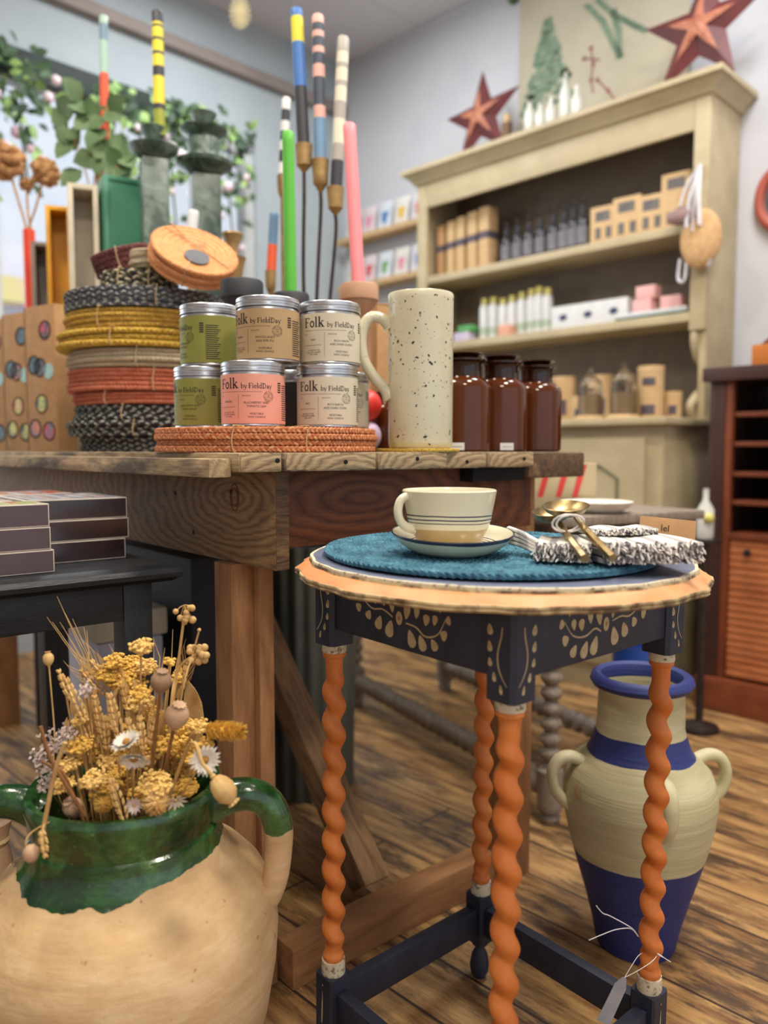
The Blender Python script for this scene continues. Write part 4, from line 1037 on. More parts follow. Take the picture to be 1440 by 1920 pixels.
kbox('kraft gift box with round windows, cut by the left edge of the photo', 16, 2.25, .125, .372, 3, .06)
# coloured box frames standing behind
def frame(label, px, Y, w, h, d, col, rz, t=.014, solid=False):
    c = XY(px, Y, BT+.001); e = E('box_frame', label, 'box frame', c, rz, 'painted box frames'); m = M('frame_paint', col, tuple(int(x*.93) for x in col), 12, .5)
    mb = MB(); mb.box(-w/2, -w/2+t, -d/2, d/2, 0, h, .001); mb.box(w/2-t, w/2, -d/2, d/2, 0, h, .001)
    mb.box(-w/2+t, w/2-t, -d/2, d/2, h-t, h, .001); mb.box(-w/2+t, w/2-t, -d/2, d/2, 0, t, .001)
    mb.obj('frame', m, e)
    mb = MB(); mb.box(-w/2+t, w/2-t, d/2-.006 if not solid else -d/2+.004, d/2 if not solid else -d/2+.008, t, h-t); mb.obj('back_panel', m, e)
    return e
frame('narrow grey painted box frame between the red and yellow ones', 99, 2.52, .08, P(84, 462, 2.52).z-BT, .10, (140, 132, 124), R(18), .012)
frame('yellow painted box frame', 125, 2.42, .07, P(112, 392, 2.4).z-BT, .10, (224, 160, 12), R(18), .012)
frame('cream painted box frame between the yellow and green ones', 168, 2.31, .08, P(150, 362, 2.33).z-BT, .12, (206, 194, 170), R(22), .014)
frame('tall green painted box frame behind the mat stack', 243, 2.32, .125, P(224, 340, 2.30).z-BT, .11, (70, 140, 108), R(30), .012, True)
vc = XY(68, 2.62, BT+.001); vh = P(54, 432, 2.62).z-BT
e = E('tube_vase', 'slender orange red tube vase holding the dried tan grasses', 'vase', vc)
mb = MB(); mb.lathe([(0, 0), (.019, 0), (.019, vh), (.016, vh), (.016, .02), (0, .02)], 28); mb.obj('tube', M('vermilion', (226, 74, 42), (216, 66, 38), 10, .4), e)
m_drytan = M('dry_tan_plume', (190, 144, 96), (164, 118, 76), 30, .95, bump=.5, bscale=120)
m_drystem = M('dry_tan_stem', (196, 152, 98), (176, 130, 80), 40, .85)
for i, (px, py, r, Y, lab) in enumerate(((12, 300, .062, 2.6, 'fluffy tan dried flower head at the left edge of the photo'), (84, 325, .048, 2.6, 'round fluffy tan dried flower head in the red vase, right of the other'), (50, 345, .024, 2.62, 'small tan dried flower head low in the red vase'))):
    h = P(px, py, Y); e = E('dried_flower', lab, 'dried flower', vc+Vector((0, 0, 0)), 0, 'tan dried flowers in the red vase'); hl = h-vc
    mb = MB(); mb.tube(smoothpath([Vector(((i-1)*.004, 0, vh-.1)), Vector(((i-1)*.007, 0, vh)), Vector((hl.x*.45, hl.y*.5, vh+(hl.z-vh)*.4)), hl], 6), [.004]*19, 6); mb.obj('stem', m_drystem, e)
    mb = MB(); rr = random.Random(i)
    for k in range(90):
        d = Vector((rr.gauss(0, 1), rr.gauss(0, 1), rr.gauss(.2, 1))).normalized()
        mb.ball(hl+d*r*rr.uniform(.35, .85), r*rr.uniform(.2, .32), 1)
    mb.obj('plume', m_drytan, e)
# eucalyptus
m_euc = M('eucalyptus_green', (110, 136, 92), (84, 112, 72), 12, .6)
c = XY(185, 2.60, BT+.001); vz = P(185, 372, 2.6).z-BT
e = E('tall_vase', 'tall pale vase hidden behind the box frames, holding eucalyptus', 'vase', c)
mb = MB(); mb.lathe([(0, 0), (.04, 0), (.045, .1), (.03, vz-.06), (.028, vz), (.024, vz), (.026, vz-.06), (.04, .1), (0, .02)], 28); mb.obj('body', m_cream_glaze, e)
for i, tips in enumerate((((150, 290), (125, 235), (112, 205)), ((185, 260), (160, 205), (150, 190)), ((200, 300), (205, 240), (200, 200)), ((215, 330), (218, 300), (225, 285)))):
    s = E('eucalyptus_sprig', ['eucalyptus sprig reaching furthest left', 'eucalyptus sprig rising highest', 'eucalyptus sprig in front of the orange banded candle', 'short eucalyptus sprig drooping over the green frame'][i], 'eucalyptus', c, 0, 'eucalyptus sprigs')
    pp = [Vector((0, 0, vz-.15)), Vector((.002*i, 0, vz))]+[P(x, y, 2.56-.05*i)-c for x, y in tips]; pp = smoothpath(pp, 6)
    mb = MB(); mb.tube(pp, .0025, 6); mb.obj('stem', m_drystem, s)
    mb = MB(); rr = random.Random(60+i)
    for k in range(8):
        t = rr.uniform(.42, 1); p = pp[int(t*(len(pp)-1))]
        a = rr.uniform(0, 6.28); leaf(mb, p+Vector((rr.uniform(-.01, .01), 0, rr.uniform(-.01, .01))), (math.cos(a), -.4+rr.uniform(-.4, .4), math.sin(a)-.5), (rr.uniform(-.5, .5), -1, rr.uniform(-.2, .6)), rr.uniform(.055, .085), rr.uniform(.05, .08), .1)
    mb.obj('leaves', m_euc, s)

# ------------------------------------------------------------------ black side table with puzzle boxes
BK = Vector(PZ(345, 1057, .712)); BK.z = 0
bt = E('black_side_table', 'black painted side table with moulded top, stacked with puzzle boxes', 'table', BK, R(40))
mb = MB(); W2, D2 = .62, .52; zt = .712
prof = [(0, -.026), (.010, -.026), (.014, -.022), (.020, -.019), (.022, -.012), (.018, -.005), (.010, -.003), (.006, 0), (0, 0)]
def moulding(mb, x0, x1, y0, y1, prof, z):
    rows = []
    for (o, h) in prof: rows.append([mb.bm.verts.new(p) for p in ((x0-o, y0-o, z+h), (x1+o, y0-o, z+h), (x1+o, y1+o, z+h), (x0-o, y1+o, z+h))])
    for k in range(len(rows)-1):
        for i in range(4): mb._f([rows[k][i], rows[k][(i+1) % 4], rows[k+1][(i+1) % 4], rows[k+1][i]])
    mb._f(rows[0][::-1]); mb._f(rows[-1])
moulding(mb, -W2+.022, -.022, .022, D2-.022, prof, zt)
mb.obj('table_top', m_blackp, bt)
board(bt, 'apron', -W2+.08, -.081, .040, .058, .628, .6855, m_blackp, 'X'); board(bt, 'apron', -W2+.08, -.081, D2-.06, D2-.042, .628, .6855, m_blackp, 'X')
board(bt, 'apron', -.055, -.037, .085, D2-.085, .628, .6855, m_blackp, 'Y'); board(bt, 'apron', -W2+.037, -W2+.055, .085, D2-.085, .628, .6855, m_blackp, 'Y')
for x in (-.0575, -W2+.0575):
    for y in (.0625, D2-.0625): board(bt, 'leg', x-.0225, x+.0225, y-.0225, y+.0225, 0, .6855, m_blackp, 'Z')
board(bt, 'stretcher', -W2+.081, -.081, .052, .072, .16, .20, m_blackp, 'X')
m_puz = M('aubergine_card', (78, 56, 58), (70, 50, 52), 20, .3, coat=.3); m_puzd = M('dark_aubergine_card', (48, 30, 32), (42, 27, 29), 20, .18, coat=.6)
m_puze = M('cream_card_edge', (206, 194, 178), None, 30, .5)
arts = [M('puzzle_art_'+n, a, b_, 30, .25, lo=.45, hi=.58, st=(1, .35, 1), coat=.6) for n, a, b_ in (('sea', (150, 160, 178), (206, 206, 206)), ('peach', (224, 176, 150), (190, 196, 210)), ('grass', (176, 190, 120), (230, 226, 190)), ('red', (206, 110, 90), (214, 200, 190)))]
def bl(p): d = Vector(p)-BK; return d.dot(U), d.dot(V_)
def pbox(label, xr, y0, z, w, dpt, h, front, art, rz=0):
    loc = BK+U*xr+V_*y0+Vector((0, 0, z)); e = E('puzzle_box', label, 'box', loc, R(40+rz), 'puzzle boxes on the black table')
    mb = MB(); mb.box(-w, 0, 0, dpt, 0, h, .001); mb.obj('carton', m_puze, e)
    mb = MB(); mb.box(-w+.0018, -.0018, -.0004, 0, .0018, h-.0018); mb.obj('front_panel', front, e)
    mb = MB(); mb.box(0, .0004, .0018, dpt-.0018, .0018, h-.0018); mb.obj('side_panel', front, e)
    mb = MB(); mb.box(-w+.003, -.003, .003, dpt-.003, h, h+.0004); mb.mi = 1
    for k in range(5): mb.box(-w*.9+k*w*.17, -w*.9+k*w*.17+w*.06, .02+.01*(k % 3), dpt*.8-.015*(k % 2), h+.0005, h+.0008)
    mb.obj('cover_picture', [art, arts[(arts.index(art)+1) % 4]], e)
pr = bl(PZ(236, 1046, zt)); pl = bl(PZ(103, 1073, zt)); hh = .0322
for k in range(3):
    nm = ['bottom', 'middle', 'topmost'][k]
    pbox('dark aubergine puzzle box, %s of the right hand stack' % nm, pr[0]+[0, .006, .004][k], pr[1], zt+.0008+k*(hh+.0006), .155, .17, hh, m_puzd, arts[0], [0, 0, -1][k])
    pbox('aubergine puzzle box, %s of the left hand front stack' % nm, pl[0]-[0, .004, .005][k], pl[1]+.0, zt+.0008+k*(hh+.0006), .20, .19 if False else max(.05, pr[1]-pl[1]-.006), hh, m_puz, arts[[1, 3, 2][k]], 0)
for j, (dx) in enumerate((-.165,)):
    for k in range(3): pbox('aubergine puzzle box, %s of the stack behind the left front one' % ['bottom', 'middle', 'topmost'][k], pr[0]+dx, pr[1]+.012, zt+.0008+k*(hh+.0006), .16, .17, hh, m_puz, arts[1], 0)
for k in range(3): pbox('puzzle box, %s of the rearmost stack on the black table' % ['bottom', 'middle', 'topmost'][k], pr[0]-.02, pr[1]+.185, zt+.0008+k*(hh+.0006), .22, .12, hh, m_puz, arts[3], 0)

# ------------------------------------------------------------------ green glazed urn
UC = Vector((*XY(235, .93, .3)[:2], 0)); UC.x = -.314
m_urn, nt, b = newmat('terracotta_with_green_glaze')
t = nt.nodes.new('ShaderNodeTexCoord'); O = t.outputs['Object']; sp = nt.nodes.new('ShaderNodeSeparateXYZ'); nt.links.new(O, sp.inputs[0])
cl = ramp(nt, noise(nt, coords(nt, 1, 1, 2.5), 9, 8, .7), [(.3, (184, 148, 104)), (.5, (204, 170, 124)), (.7, (222, 194, 152))])
pit = noise(nt, O, 60, 4); cl = mixc(nt, ramp(nt, pit, [(.66, (0, 0, 0)), (.72, (255, 255, 255))]), cl, (160, 118, 74))
g1 = noise(nt, O, 16, 7, .7, .6); gl = ramp(nt, g1, [(.3, (16, 38, 20)), (.48, (30, 66, 30)), (.6, (54, 100, 48)), (.75, (96, 134, 84))])
spk = noise(nt, O, 90, 4); gl = mixc(nt, ramp(nt, spk, [(.66, (0, 0, 0)), (.74, (200, 200, 200))]), gl, (150, 176, 130))
# glaze border: z + slope*x + noise
def math_(op, a, b_=None, c_=None):
    n = nt.nodes.new('ShaderNodeMath'); n.operation = op
    for i, v in enumerate((a, b_, c_)):
        if v is None: continue
        if isinstance(v, (int, float)): n.inputs[i].default_value = v
        else: nt.links.new(v, n.inputs[i])
    return n.outputs[0]
lim = math_('MULTIPLY_ADD', noise(nt, O, 7, 4, .6), .07, .366)
lim = math_('MULTIPLY_ADD', sp.outputs[0], .08, lim)
msk = math_('GREATER_THAN', sp.outputs[2], lim)
chip = math_('LESS_THAN', noise(nt, O, 17, 2), .735); msk = math_('MULTIPLY', msk, chip)
nt.links.new(mixc(nt, msk, cl, gl), b.inputs['Base Color'])
nt.links.new(math_('MULTIPLY_ADD', msk, -.58, .8), b.inputs['Roughness']); nt.links.new(math_('MULTIPLY', msk, .5), b.inputs['Coat Weight']); b.inputs['Coat Roughness'].default_value = .06
hgt = math_('ADD', math_('MULTIPLY', msk, .8), math_('ADD', math_('MULTIPLY', noise(nt, O, 45, 5), .6), math_('MULTIPLY', noise(nt, coords(nt, 1, 1, 9), 7, 3), .8)))
bumpn(nt, b, hgt, .5, .004)
ur = E('urn', 'large terracotta urn with chipped green glazed neck and handles, full of dried flowers', 'urn', UC, R(4))
mb = MB()
uprof = [(0, 0), (.09, 0), (.098, .01), (.122, .06), (.148, .12), (.168, .19), (.1785, .25), (.182, .295), (.179, .325), (.166, .355), (.145, .378), (.126, .392), (.117, .405), (.1125, .42), (.111, .432), (.1075, .4345), (.1075, .440), (.110, .446), (.111, .462), (.114, .472), (.1145, .480), (.111, .485), (.104, .4845), (.099, .479), (.098, .46), (.099, .43), (.11, .395), (.15, .36), (.165, .30), (.15, .18), (.09, .03), (0, .02)]
mb.lathe(uprof, 96, rf=lambda a, z, r: 1+.006*math.sin(2*a+.5)+.004*math.sin(5*a+z*14)+.0025*math.sin(11*a))
mb.obj('body', m_urn, ur)
for s_ in (1, -1):
    mb = MB(); hp = [(.100, 0, .449), (.125, 0, .462), (.150, 0, .464), (.172, 0, .452), (.183, 0, .425), (.184, 0, .395), (.180, 0, .360), (.172, 0, .335), (.166, 0, .325)]
    pp = smoothpath([(x*s_, y, z) for x, y, z in hp], 6); n = len(pp)
    rs = [.022-.003*math.sin(PI*i/n)-(.007*max(0, i/n-.45)/.55) for i in range(n)]
    mb.tube(pp, rs, 18, flat=1.0, upv=(0, 1, 0)); mb.obj('handle', m_urn, ur)

# ------------------------------------------------------------------ dried flowers in the urn
m_yar = M('dried_yarrow', (226, 186, 92), (204, 158, 66), 120, .9, bump=.5, bscale=300)
m_yar2 = M('dried_yarrow_pale', (230, 196, 120), (208, 166, 88), 120, .9)
m_whe = M('dried_wheat', (226, 190, 126), (206, 164, 98), 60, .8)
m_whs = M('dried_straw', (206, 172, 110), (176, 136, 80), 40, .8)
m_pod = M('poppy_pod', (164, 132, 100), (134, 104, 80), 25, .8, bump=.2)
m_podp = M('poppy_pod_pale', (196, 162, 128), (170, 134, 104), 25, .8, bump=.2)
m_pet = M('white_petal', (232, 228, 218), (216, 208, 194), 40, .7)
m_pcen = M('flower_centre', (172, 124, 54), None, 90, .9)
m_sta = M('statice_white', (216, 200, 188), (190, 168, 158), 90, .9)
m_seed = M('seed_cluster', (212, 178, 118), (190, 150, 92), 60, .8)
m_brst = M('brown_stem', (146, 100, 54), (120, 80, 44), 50, .8)
UYC = .93
def FP(px, py, Y=UYC): return P(px, py, Y)
def root_for(p, k=.55):
    d = Vector((p.x-UC.x, p.y-UC.y, 0)); 
    if d.length > .085: d = d*(.085/d.length)
    return Vector((UC.x+d.x*k, UC.y+d.y*k, .40))
def flower(label, cat, name, tip, headname, headfn, mat, stem_mat=m_whs, sr=.0012, bow=0, group=None, base=None, via=None):
    base = base or root_for(tip); e = E(name, label, cat, base, 0, group); tl = tip-base
    pts = [Vector((0, 0, 0))]+([v-base for v in via] if via else [tl*.5+Vector((bow, 0, .01))])+[tl]
    pth = smoothpath(pts, 6); mb = MB(); mb.tube(pth, sr, 6); mb.obj('stem', stem_mat, e)
    hb = MB(); d = (pth[-1]-pth[-2]).normalized(); headfn(hb, tl, d); hb.obj(headname, mat, e)
    return e
frr = random.Random(99)
def yarrow(rad, hgt_=.35, flatn=90):
    def f(mb, c, d):
        n = int(flatn*(rad/.02)**1.7*1.5)
        u0 = (d*.5+Vector((0, -.45, .8))).normalized(); mb.ball(c-u0*rad*.12, rad*.82, 2, (1, 1, .42), Vector((0, 0, 1)).rotation_difference(u0).to_matrix().to_4x4())
        for i in range(max(24, n)):
            q = math.sqrt(frr.random())*rad; a = frr.uniform(0, 6.28); h = hgt_*rad*(1-(q/rad)**2)
            lump = .0022*math.sin(q*600+a*3)
            up = (d*.5+Vector((0, -.45, .8))).normalized(); x = up.orthogonal().normalized(); y = up.cross(x)
            p = c+x*q*math.cos(a)+y*q*math.sin(a)+up*(h+lump)
            s = frr.uniform(.0015, .0028)
            mb.ball(p, s, 1, (1, 1, .8))
            if i % 3 == 0:
                mb.tube([c-up*rad*.7, p-up*s], .0004, 3, caps=False)
        for i in range(int(n*.5)):
            q = frr.random()*rad*.85; a = frr.uniform(0, 6.28); up = (d*.5+Vector((0, -.45, .8))).normalized(); x = up.orthogonal().normalized(); y = up.cross(x)
            mb.ball(c+x*q*math.cos(a)+y*q*math.sin(a)-up*frr.uniform(.0, .35)*rad, frr.uniform(.0016, .0028), 1)
    return f
def wheat(L, W=.006, awn=.0):
    def f(mb, c, d):
        s_ = d.cross(Vector((0, 1, 0))).normalized(); f_ = s_.cross(d)
        n = int(L/.0036)
        for i in range(n):
            t = i/(n-1); w = W*(.5+.9*math.sin(PI*min(1, .2+t*.8)))*.55
            for sd in (-1, 1, 0):
                base = c-d*L*(1-t)*1.0
                p = base+(s_*sd*w*.75 if sd else f_*-w*.8)+d*(.0018 if i % 2 else 0)
                ax = (d+s_*sd*.45-(f_*.25 if sd == 0 else f_*0)).normalized()
                q = Vector((0, 0, 1)).rotation_difference(ax).to_matrix().to_4x4()
                mb.ball(p, .0027, 1, (.62, .55, 1.35), q)
                if awn and sd: mb.tube([p+ax*.003, p+ax*awn*.6+d*.004, p+(ax*.6+d*.5).normalized()*awn], [.0003, .00025, .0001], 3)
    return f
def pod(r, h=1.15):
    def f(mb, c, d):
        q = Matrix.Translation(c) @ Vector((0, 0, 1)).rotation_difference(d).to_matrix().to_4x4(); H = r*2*h
        mb.lathe([(0, -.002), (r*.22, -.001), (r*.28, .001), (r*.2, .003), (r*.5, H*.12), (r*.85, H*.3), (r, H*.52), (r*.93, H*.75), (r*.55, H*.92), (r*.35, H*.97), (r*.46, H*1.01), (r*.56, H*1.05), (r*.42, H*1.045), (0, H*1.0)], 28, q, rf=lambda a, z, rr: 1+(.03 if z < H*.98 else .16)*math.cos(9*a))
    return f
def daisy(r, face, n=20):
    face = Vector(face).normalized()
    def f(mb, c, d):
        x = face.orthogonal().normalized(); y = face.cross(x)
        for ring in range(2):
            for i in range(n):
                a = 2*PI*(i+.5*ring)/n+frr.uniform(-.08, .08); dd = (x*math.cos(a)+y*math.sin(a)+face*(.12+.3*ring)).normalized()
                leaf(mb, c+dd*r*.18, dd, face, r*frr.uniform(.72, .92)*(1-.15*ring), r*.26, -.12)
    return f
def cluster(r, n=9, br=.0035):
    def f(mb, c, d):
        for i in range(n):
            p = c+Vector((frr.uniform(-1, 1), frr.uniform(-.5, .5), frr.uniform(-1, .6)))*r
            mb.ball(p, br*frr.uniform(.8, 1.2), 2, (1, .9, 1)); mb.tube([c+Vector((0, 0, r*.8)), (c+p)/2+Vector((0, 0, r*.5)), p], .0005, 4)
    return f
def fuzz(L, r, n=420):
    def f(mb, c, d):
        x = d.orthogonal().normalized(); y = d.cross(x)
        q = Vector((0, 0, 1)).rotation_difference(d).to_matrix().to_4x4(); mb.ball(c, r*.45, 2, (1, 1, L/(1.0*r)), q)
        for i in range(n):
            t = frr.uniform(-.48, .5); a = frr.uniform(0, 6.28); rr_ = r*.40*math.sqrt(max(0.05, 1-(2*t)**2))
            o = x*math.cos(a)+y*math.sin(a); p = c+d*t*L+o*rr_; mb.tube([p, p+(o*.9+d*.5).normalized()*r*frr.uniform(.45, .8)], [.00055, .00018], 3, caps=False)
    return f
YG = 'yellow yarrow heads massed in the urn'
YL = [((120, 1470), 22, None), ((190, 1490), 22, None), ((262, 1300), 18, None), ((200, 1360), 20, None), ((250, 1365), 22, None), ((385, 1395), 16, None), ((150, 1350), 16, None), ((150, 1395), 26, None), ((235, 1410), 30, None), ((270, 1420), 30, None), ((365, 1415), 26, None), ((205, 1470), 26, None), ((315, 1495), 22, None), ((250, 1285), 26, None), ((215, 1240), 22, None), ((175, 1460), 24, None), ((355, 1475), 20, None), ((310, 1395), 24, None),
 ((265, 1212), 23, 'flat topped yarrow head held above the rest, left of the brown pod'), ((245, 1248), 30, 'large yarrow head at the top of the bouquet'), ((205, 1262), 26, None), ((272, 1250), 26, None), ((228, 1275), 27, None), ((180, 1262), 18, None),
      ((262, 1318), 26, 'round yarrow head in the very middle of the bouquet'), ((285, 1340), 20, None), ((182, 1392), 32, 'broad yarrow head on the left, above the crossed stems'), ((210, 1425), 30, None), ((160, 1420), 24, None),
      ((338, 1362), 27, None), ((372, 1362), 22, 'yarrow head at the right, touching the bristly grass head'), ((290, 1392), 24, None), ((335, 1400), 28, None), ((300, 1430), 28, None), ((345, 1440), 26, None), ((240, 1472), 28, 'yarrow head low at the front centre over the rim'), ((290, 1470), 33, None), ((262, 1492), 24, None), ((340, 1478), 24, None), ((130, 1432), 20, None), ((318, 1375), 16, None), ((225, 1445), 18, None), ((335, 1260), 10, None), ((318, 1240), 10, None), ((330, 1275), 12, None)]
for i, ((x, y), r, lab) in enumerate(YL):
    Yd = .90+frr.uniform(-.03, .03)+(.03 if y < 1300 else -.0)-(.035 if y > 1440 else 0)
    flower(lab or 'mustard yellow yarrow head packed among the others in the urn', 'dried flower', 'yarrow', FP(x, y, Yd), 'flower_head', yarrow(r/FPX*Yd), m_yar if i % 3 else m_yar2, group=YG)
WL = [((205, 1303), (222, 1390), .0085, .0, 'thick plaited looking wheat ear in the middle of the bouquet', .87), ((125, 1275), (150, 1350), .007, .0, None, .88), ((230, 1290), (240, 1350), .006, 0, None, .9), ((178, 1310), (190, 1380), .007, 0, None, .9),
      ((150, 1330), (165, 1390), .006, 0, None, .89), ((262, 1345), (265, 1400), .006, 0, None, .875), ((294, 1335), (286, 1390), .006, .02, None, .88), ((240, 1350), (248, 1395), .006, 0, None, .87), ((208, 1462), (228, 1530), .0085, 0, 'wheat ear poking out low at the front of the urn', .835),
      ((172, 1240), (200, 1300), .006, .03, None, .93), ((212, 1255), (225, 1310), .006, .03, None, .93), ((155, 1260), (180, 1310), .006, .025, None, .94), ((195, 1345), (200, 1400), .006, 0, None, .9), ((112, 1262), (125, 1310), .006, 0, 'wheat ear leaning out furthest left', .9), ((350, 1245), (340, 1300), .005, .03, None, .95)]
for i, (a, bb, W, awn, lab, Yd) in enumerate(WL):
    A, B_ = FP(*a, Yd), FP(*bb, Yd); L = (A-B_).length
    flower(lab or 'straw coloured wheat ear standing in the urn', 'dried grass', 'wheat_ear', A, 'ear', wheat(L, W, awn), m_whe, group='wheat ears in the urn', via=[B_])
for (x, y, r, m_, lab, Yd) in ((300, 1300, 20, m_pod, 'brown crowned poppy pod standing tall in the urn', .858), (326, 1366, 23, m_podp, 'pale round poppy pod behind the right yarrow', .862), (148, 1528, 19, m_podp, 'poppy pod sunk low at the left inside the urn rim', .865)):
    flower(lab, 'poppy pod', 'poppy_pod', FP(x, y, Yd), 'pod', pod(r/FPX*Yd), m_, m_brst, .002)
flower('plump ribbed seed pod hanging out over the right rim', 'seed pod', 'seed_pod', FP(398, 1454, .815), 'pod', pod(.0125, 1.45), m_seed, m_whs, .002, via=[FP(352, 1402, .84), FP(380, 1432, .817)])
flower('single small poppy pod on a thin stem at the far left', 'poppy pod', 'poppy_pod', FP(92, 1250, .9), 'pod', pod(.0062, 1.35), m_seed, m_whs, .0009, via=[FP(106, 1480, .87), FP(102, 1370, .89)])
for (x, y, r, face, lab, Yd) in ((384, 1424, 31, (.35, -1, .15), 'white papery daisy facing out on the right', .835), (252, 1420, 32, (.05, -.8, -.75), 'white papery daisy hanging its head in the centre', .825), (238, 1393, 30, (-.3, -.35, .95), 'white papery daisy seen edge on above the hanging one', .84)):
    rr_ = r/FPX*Yd; e = flower(lab, 'dried flower', 'daisy', FP(x, y, Yd), 'petals', daisy(rr_, face), m_pet)
    mb = MB(); fc = Vector(face).normalized(); mb.ball(FP(x, y, Yd)-e.location+fc*rr_*.08, rr_*.26, 2); mb.obj('flower_centre', m_pcen, e)
for (x, y, n, lab) in ((346, 1150, 11, 'drooping cluster of round seed heads topping the tallest stem'), (368, 1226, 16, 'cluster of round seed heads beside the leg of the black table')):
    flower(lab, 'seed heads', 'seed_cluster', FP(x, y, .92), 'seed_heads', cluster(.0125, n, .0042), m_seed, m_whs, .0016, via=[FP(318, 1360, .9), FP(332, 1260, .92)], group='seed clusters on tall stems')
flower('short bare stem with tiny tip to the right of the tallest one', 'dried twig', 'dried_twig', FP(374, 1180, .92), 'tip', cluster(.002, 3, .0018), m_seed, m_whs, .0011, via=[FP(338, 1320, .9), FP(362, 1225, .92)])
e = flower('bristly golden foxtail grass head pointing right', 'dried grass', 'foxtail_grass', FP(420, 1370, .87), 'seed_head', lambda mb, c, d: fuzz(.045, .0115, 700)(mb, c, Vector((1, -.05, -.03)).normalized()), M('foxtail_gold', (226, 180, 74), (206, 156, 58), 80, .9), m_whs, .0011, via=[FP(350, 1395, .88), FP(388, 1372, .87)])
flower('bristly tan burr head at the front of the rim', 'dried flower', 'burr', FP(290, 1508, .832), 'seed_head', fuzz(.017, .0145, 500), m_whe)
flower('small tan thistle head at the front left of the rim', 'dried flower', 'burr', FP(196, 1510, .84), 'seed_head', fuzz(.012, .011, 300), m_yar)
flower('white petalled flower drooping at the right front of the rim', 'dried flower', 'daisy', FP(330, 1500, .836), 'petals', daisy(.014, (.3, -.6, -.5), 7), m_pet)
flower('grey flower with dark hole at the front of the rim', 'dried flower', 'daisy', FP(252, 1510, .825), 'petals', daisy(.010, (.0, -1, .2), 12), m_sta)
for i, (x, y, r) in enumerate(((88, 1395, 20), (78, 1420, 20), (95, 1440, 20), (125, 1376, 18), (110, 1395, 18), (84, 1470, 16), (100, 1465, 18), (160, 1290, 14))):
    def st(mb, c, d, r=r):
        for k in range(60):
            p = c+Vector((frr.gauss(0, .5), frr.gauss(0, .4), frr.gauss(0, .5)))*r/FPX*.9; dd = Vector((frr.uniform(-1, 1), frr.uniform(-1, 0), frr.uniform(-1, 1)))
            leaf(mb, p, dd, (0, -1, .3), .0045, .003, .1)
    flower(['white statice tuft spilling over the left rim'][0], 'dried flower', 'statice', FP(x, y, .88), 'flower_head', st, m_sta, m_brst, .0007, group='white statice tufts at the left of the urn')
# big pale leaf
e = E('dried_leaf', 'large pale beige rounded leaf at the back right of the bouquet', 'leaf', root_for(FP(362, 1400)), 0); mb = MB()
oL = [(345, 1300), (352, 1276), (364, 1290), (370, 1300), (378, 1318), (382, 1345), (380, 1385), (376, 1420), (366, 1450), (350, 1440), (346, 1380), (343, 1340)]
pts = [FP(x, y, .955+.006*math.sin(i))-e.location for i, (x, y) in enumerate(oL)]; n = len(pts)
a_ = [mb.bm.verts.new(p) for p in pts]; b2_ = [mb.bm.verts.new(p+Vector((.0, .0012, 0))) for p in pts]; mb._f(a_); mb._f(b2_[::-1])
for i in range(n): mb._f([a_[i], a_[(i+1) % n], b2_[(i+1) % n], b2_[i]])
mb.obj('blade', m_seed, e)
# awns, straws
SG = 'fine straw awns fanned out at the upper left'
for i, (x0, y0, x1, y1) in enumerate(((150, 1245, 88, 1157), (152, 1242, 98, 1166), (156, 1238, 112, 1166), (152, 1236, 118, 1175), (158, 1232, 107, 1118), (162, 1228, 122, 1150), (164, 1224, 136, 1160), (166, 1222, 157, 1175), (166, 1226, 163, 1182), (290, 1300, 288, 1194), (322, 1230, 324, 1180), (304, 1250, 309, 1215), (330, 1250, 338, 1208), (300, 1232, 287, 1198))):
    A = FP(x1, y1, .95); B_ = FP(x0, y0, .95); bs = root_for(B_); mb = MB()
    mb.tube([Vector((0, 0, 0)), (B_-bs)*.6, B_-bs, A-bs], [.0008, .0008, .0006, .00022], 4)
    tag(mb.obj('straw_awn', m_whe, None, bs), 'fine straw awn fanning out at the upper left of the bouquet' if i < 9 else 'fine upright straw awn among the tall seed heads', 'dried grass', SG if i < 9 else 'fine upright straw awns')
rr = random.Random(3)
for i in range(46):
    x = rr.uniform(120, 350); y = rr.uniform(1290, 1400); Yd = rr.uniform(.89, .97); A = FP(x, y, Yd); bs = root_for(A, .8)
    mb = MB(); mb.tube(smoothpath([Vector((0, 0, 0)), (A-bs)*.5+Vector((rr.uniform(-.01, .01), 0, 0)), A-bs], 4), .0009, 4)
    for k in range(3): leaf(mb, (A-bs)*(1-.1*k), (rr.uniform(-.5, .5), -.2, 1), (0, -1, .2), rr.uniform(.012, .025), .005, .1)
    tag(mb.obj('dried_grass', m_whe if i % 2 else m_whs, None, bs), 'pale bladed straw stem filling the gaps between the flower heads', 'dried grass', 'straw stems between the flowers')
SL = [([(160, 1530), (118, 1462), (92, 1415), (76, 1362)], 'bent brown stem arching to the upper left', .0022), ([(158, 1545), (122, 1455), (100, 1440), (80, 1428)], 'brown stem crossing low on the left', .0018), ([(80, 1560), (96, 1480), (108, 1430), (122, 1392)], 'thick straight straw leaning down over the left rim', .0024),
      ([(150, 1480), (140, 1430), (126, 1390)], 'straw joined to the leaning one, behind it', .0018), ([(168, 1430), (172, 1370), (160, 1330), (148, 1308)], 'curling pale stem left of the wheat', .0014), ([(188, 1455), (165, 1425), (142, 1400)], 'thin crossing stem under the left yarrow', .0014), ([(165, 1540), (170, 1500), (130, 1430), (100, 1435)], 'low brown stem curving into the urn', .0016)]
for i, (pp, lab, r) in enumerate(SL):
    w_ = [FP(x, y, .84+.012*i if i != 2 else .815) for x, y in pp]; bs = w_[0]; mb = MB(); mb.tube(smoothpath([p-bs for p in w_], 6), r, 7)
    tag(mb.obj('dried_twig', m_brst if 'brown' in lab else m_whs, None, bs), lab, 'dried twig')
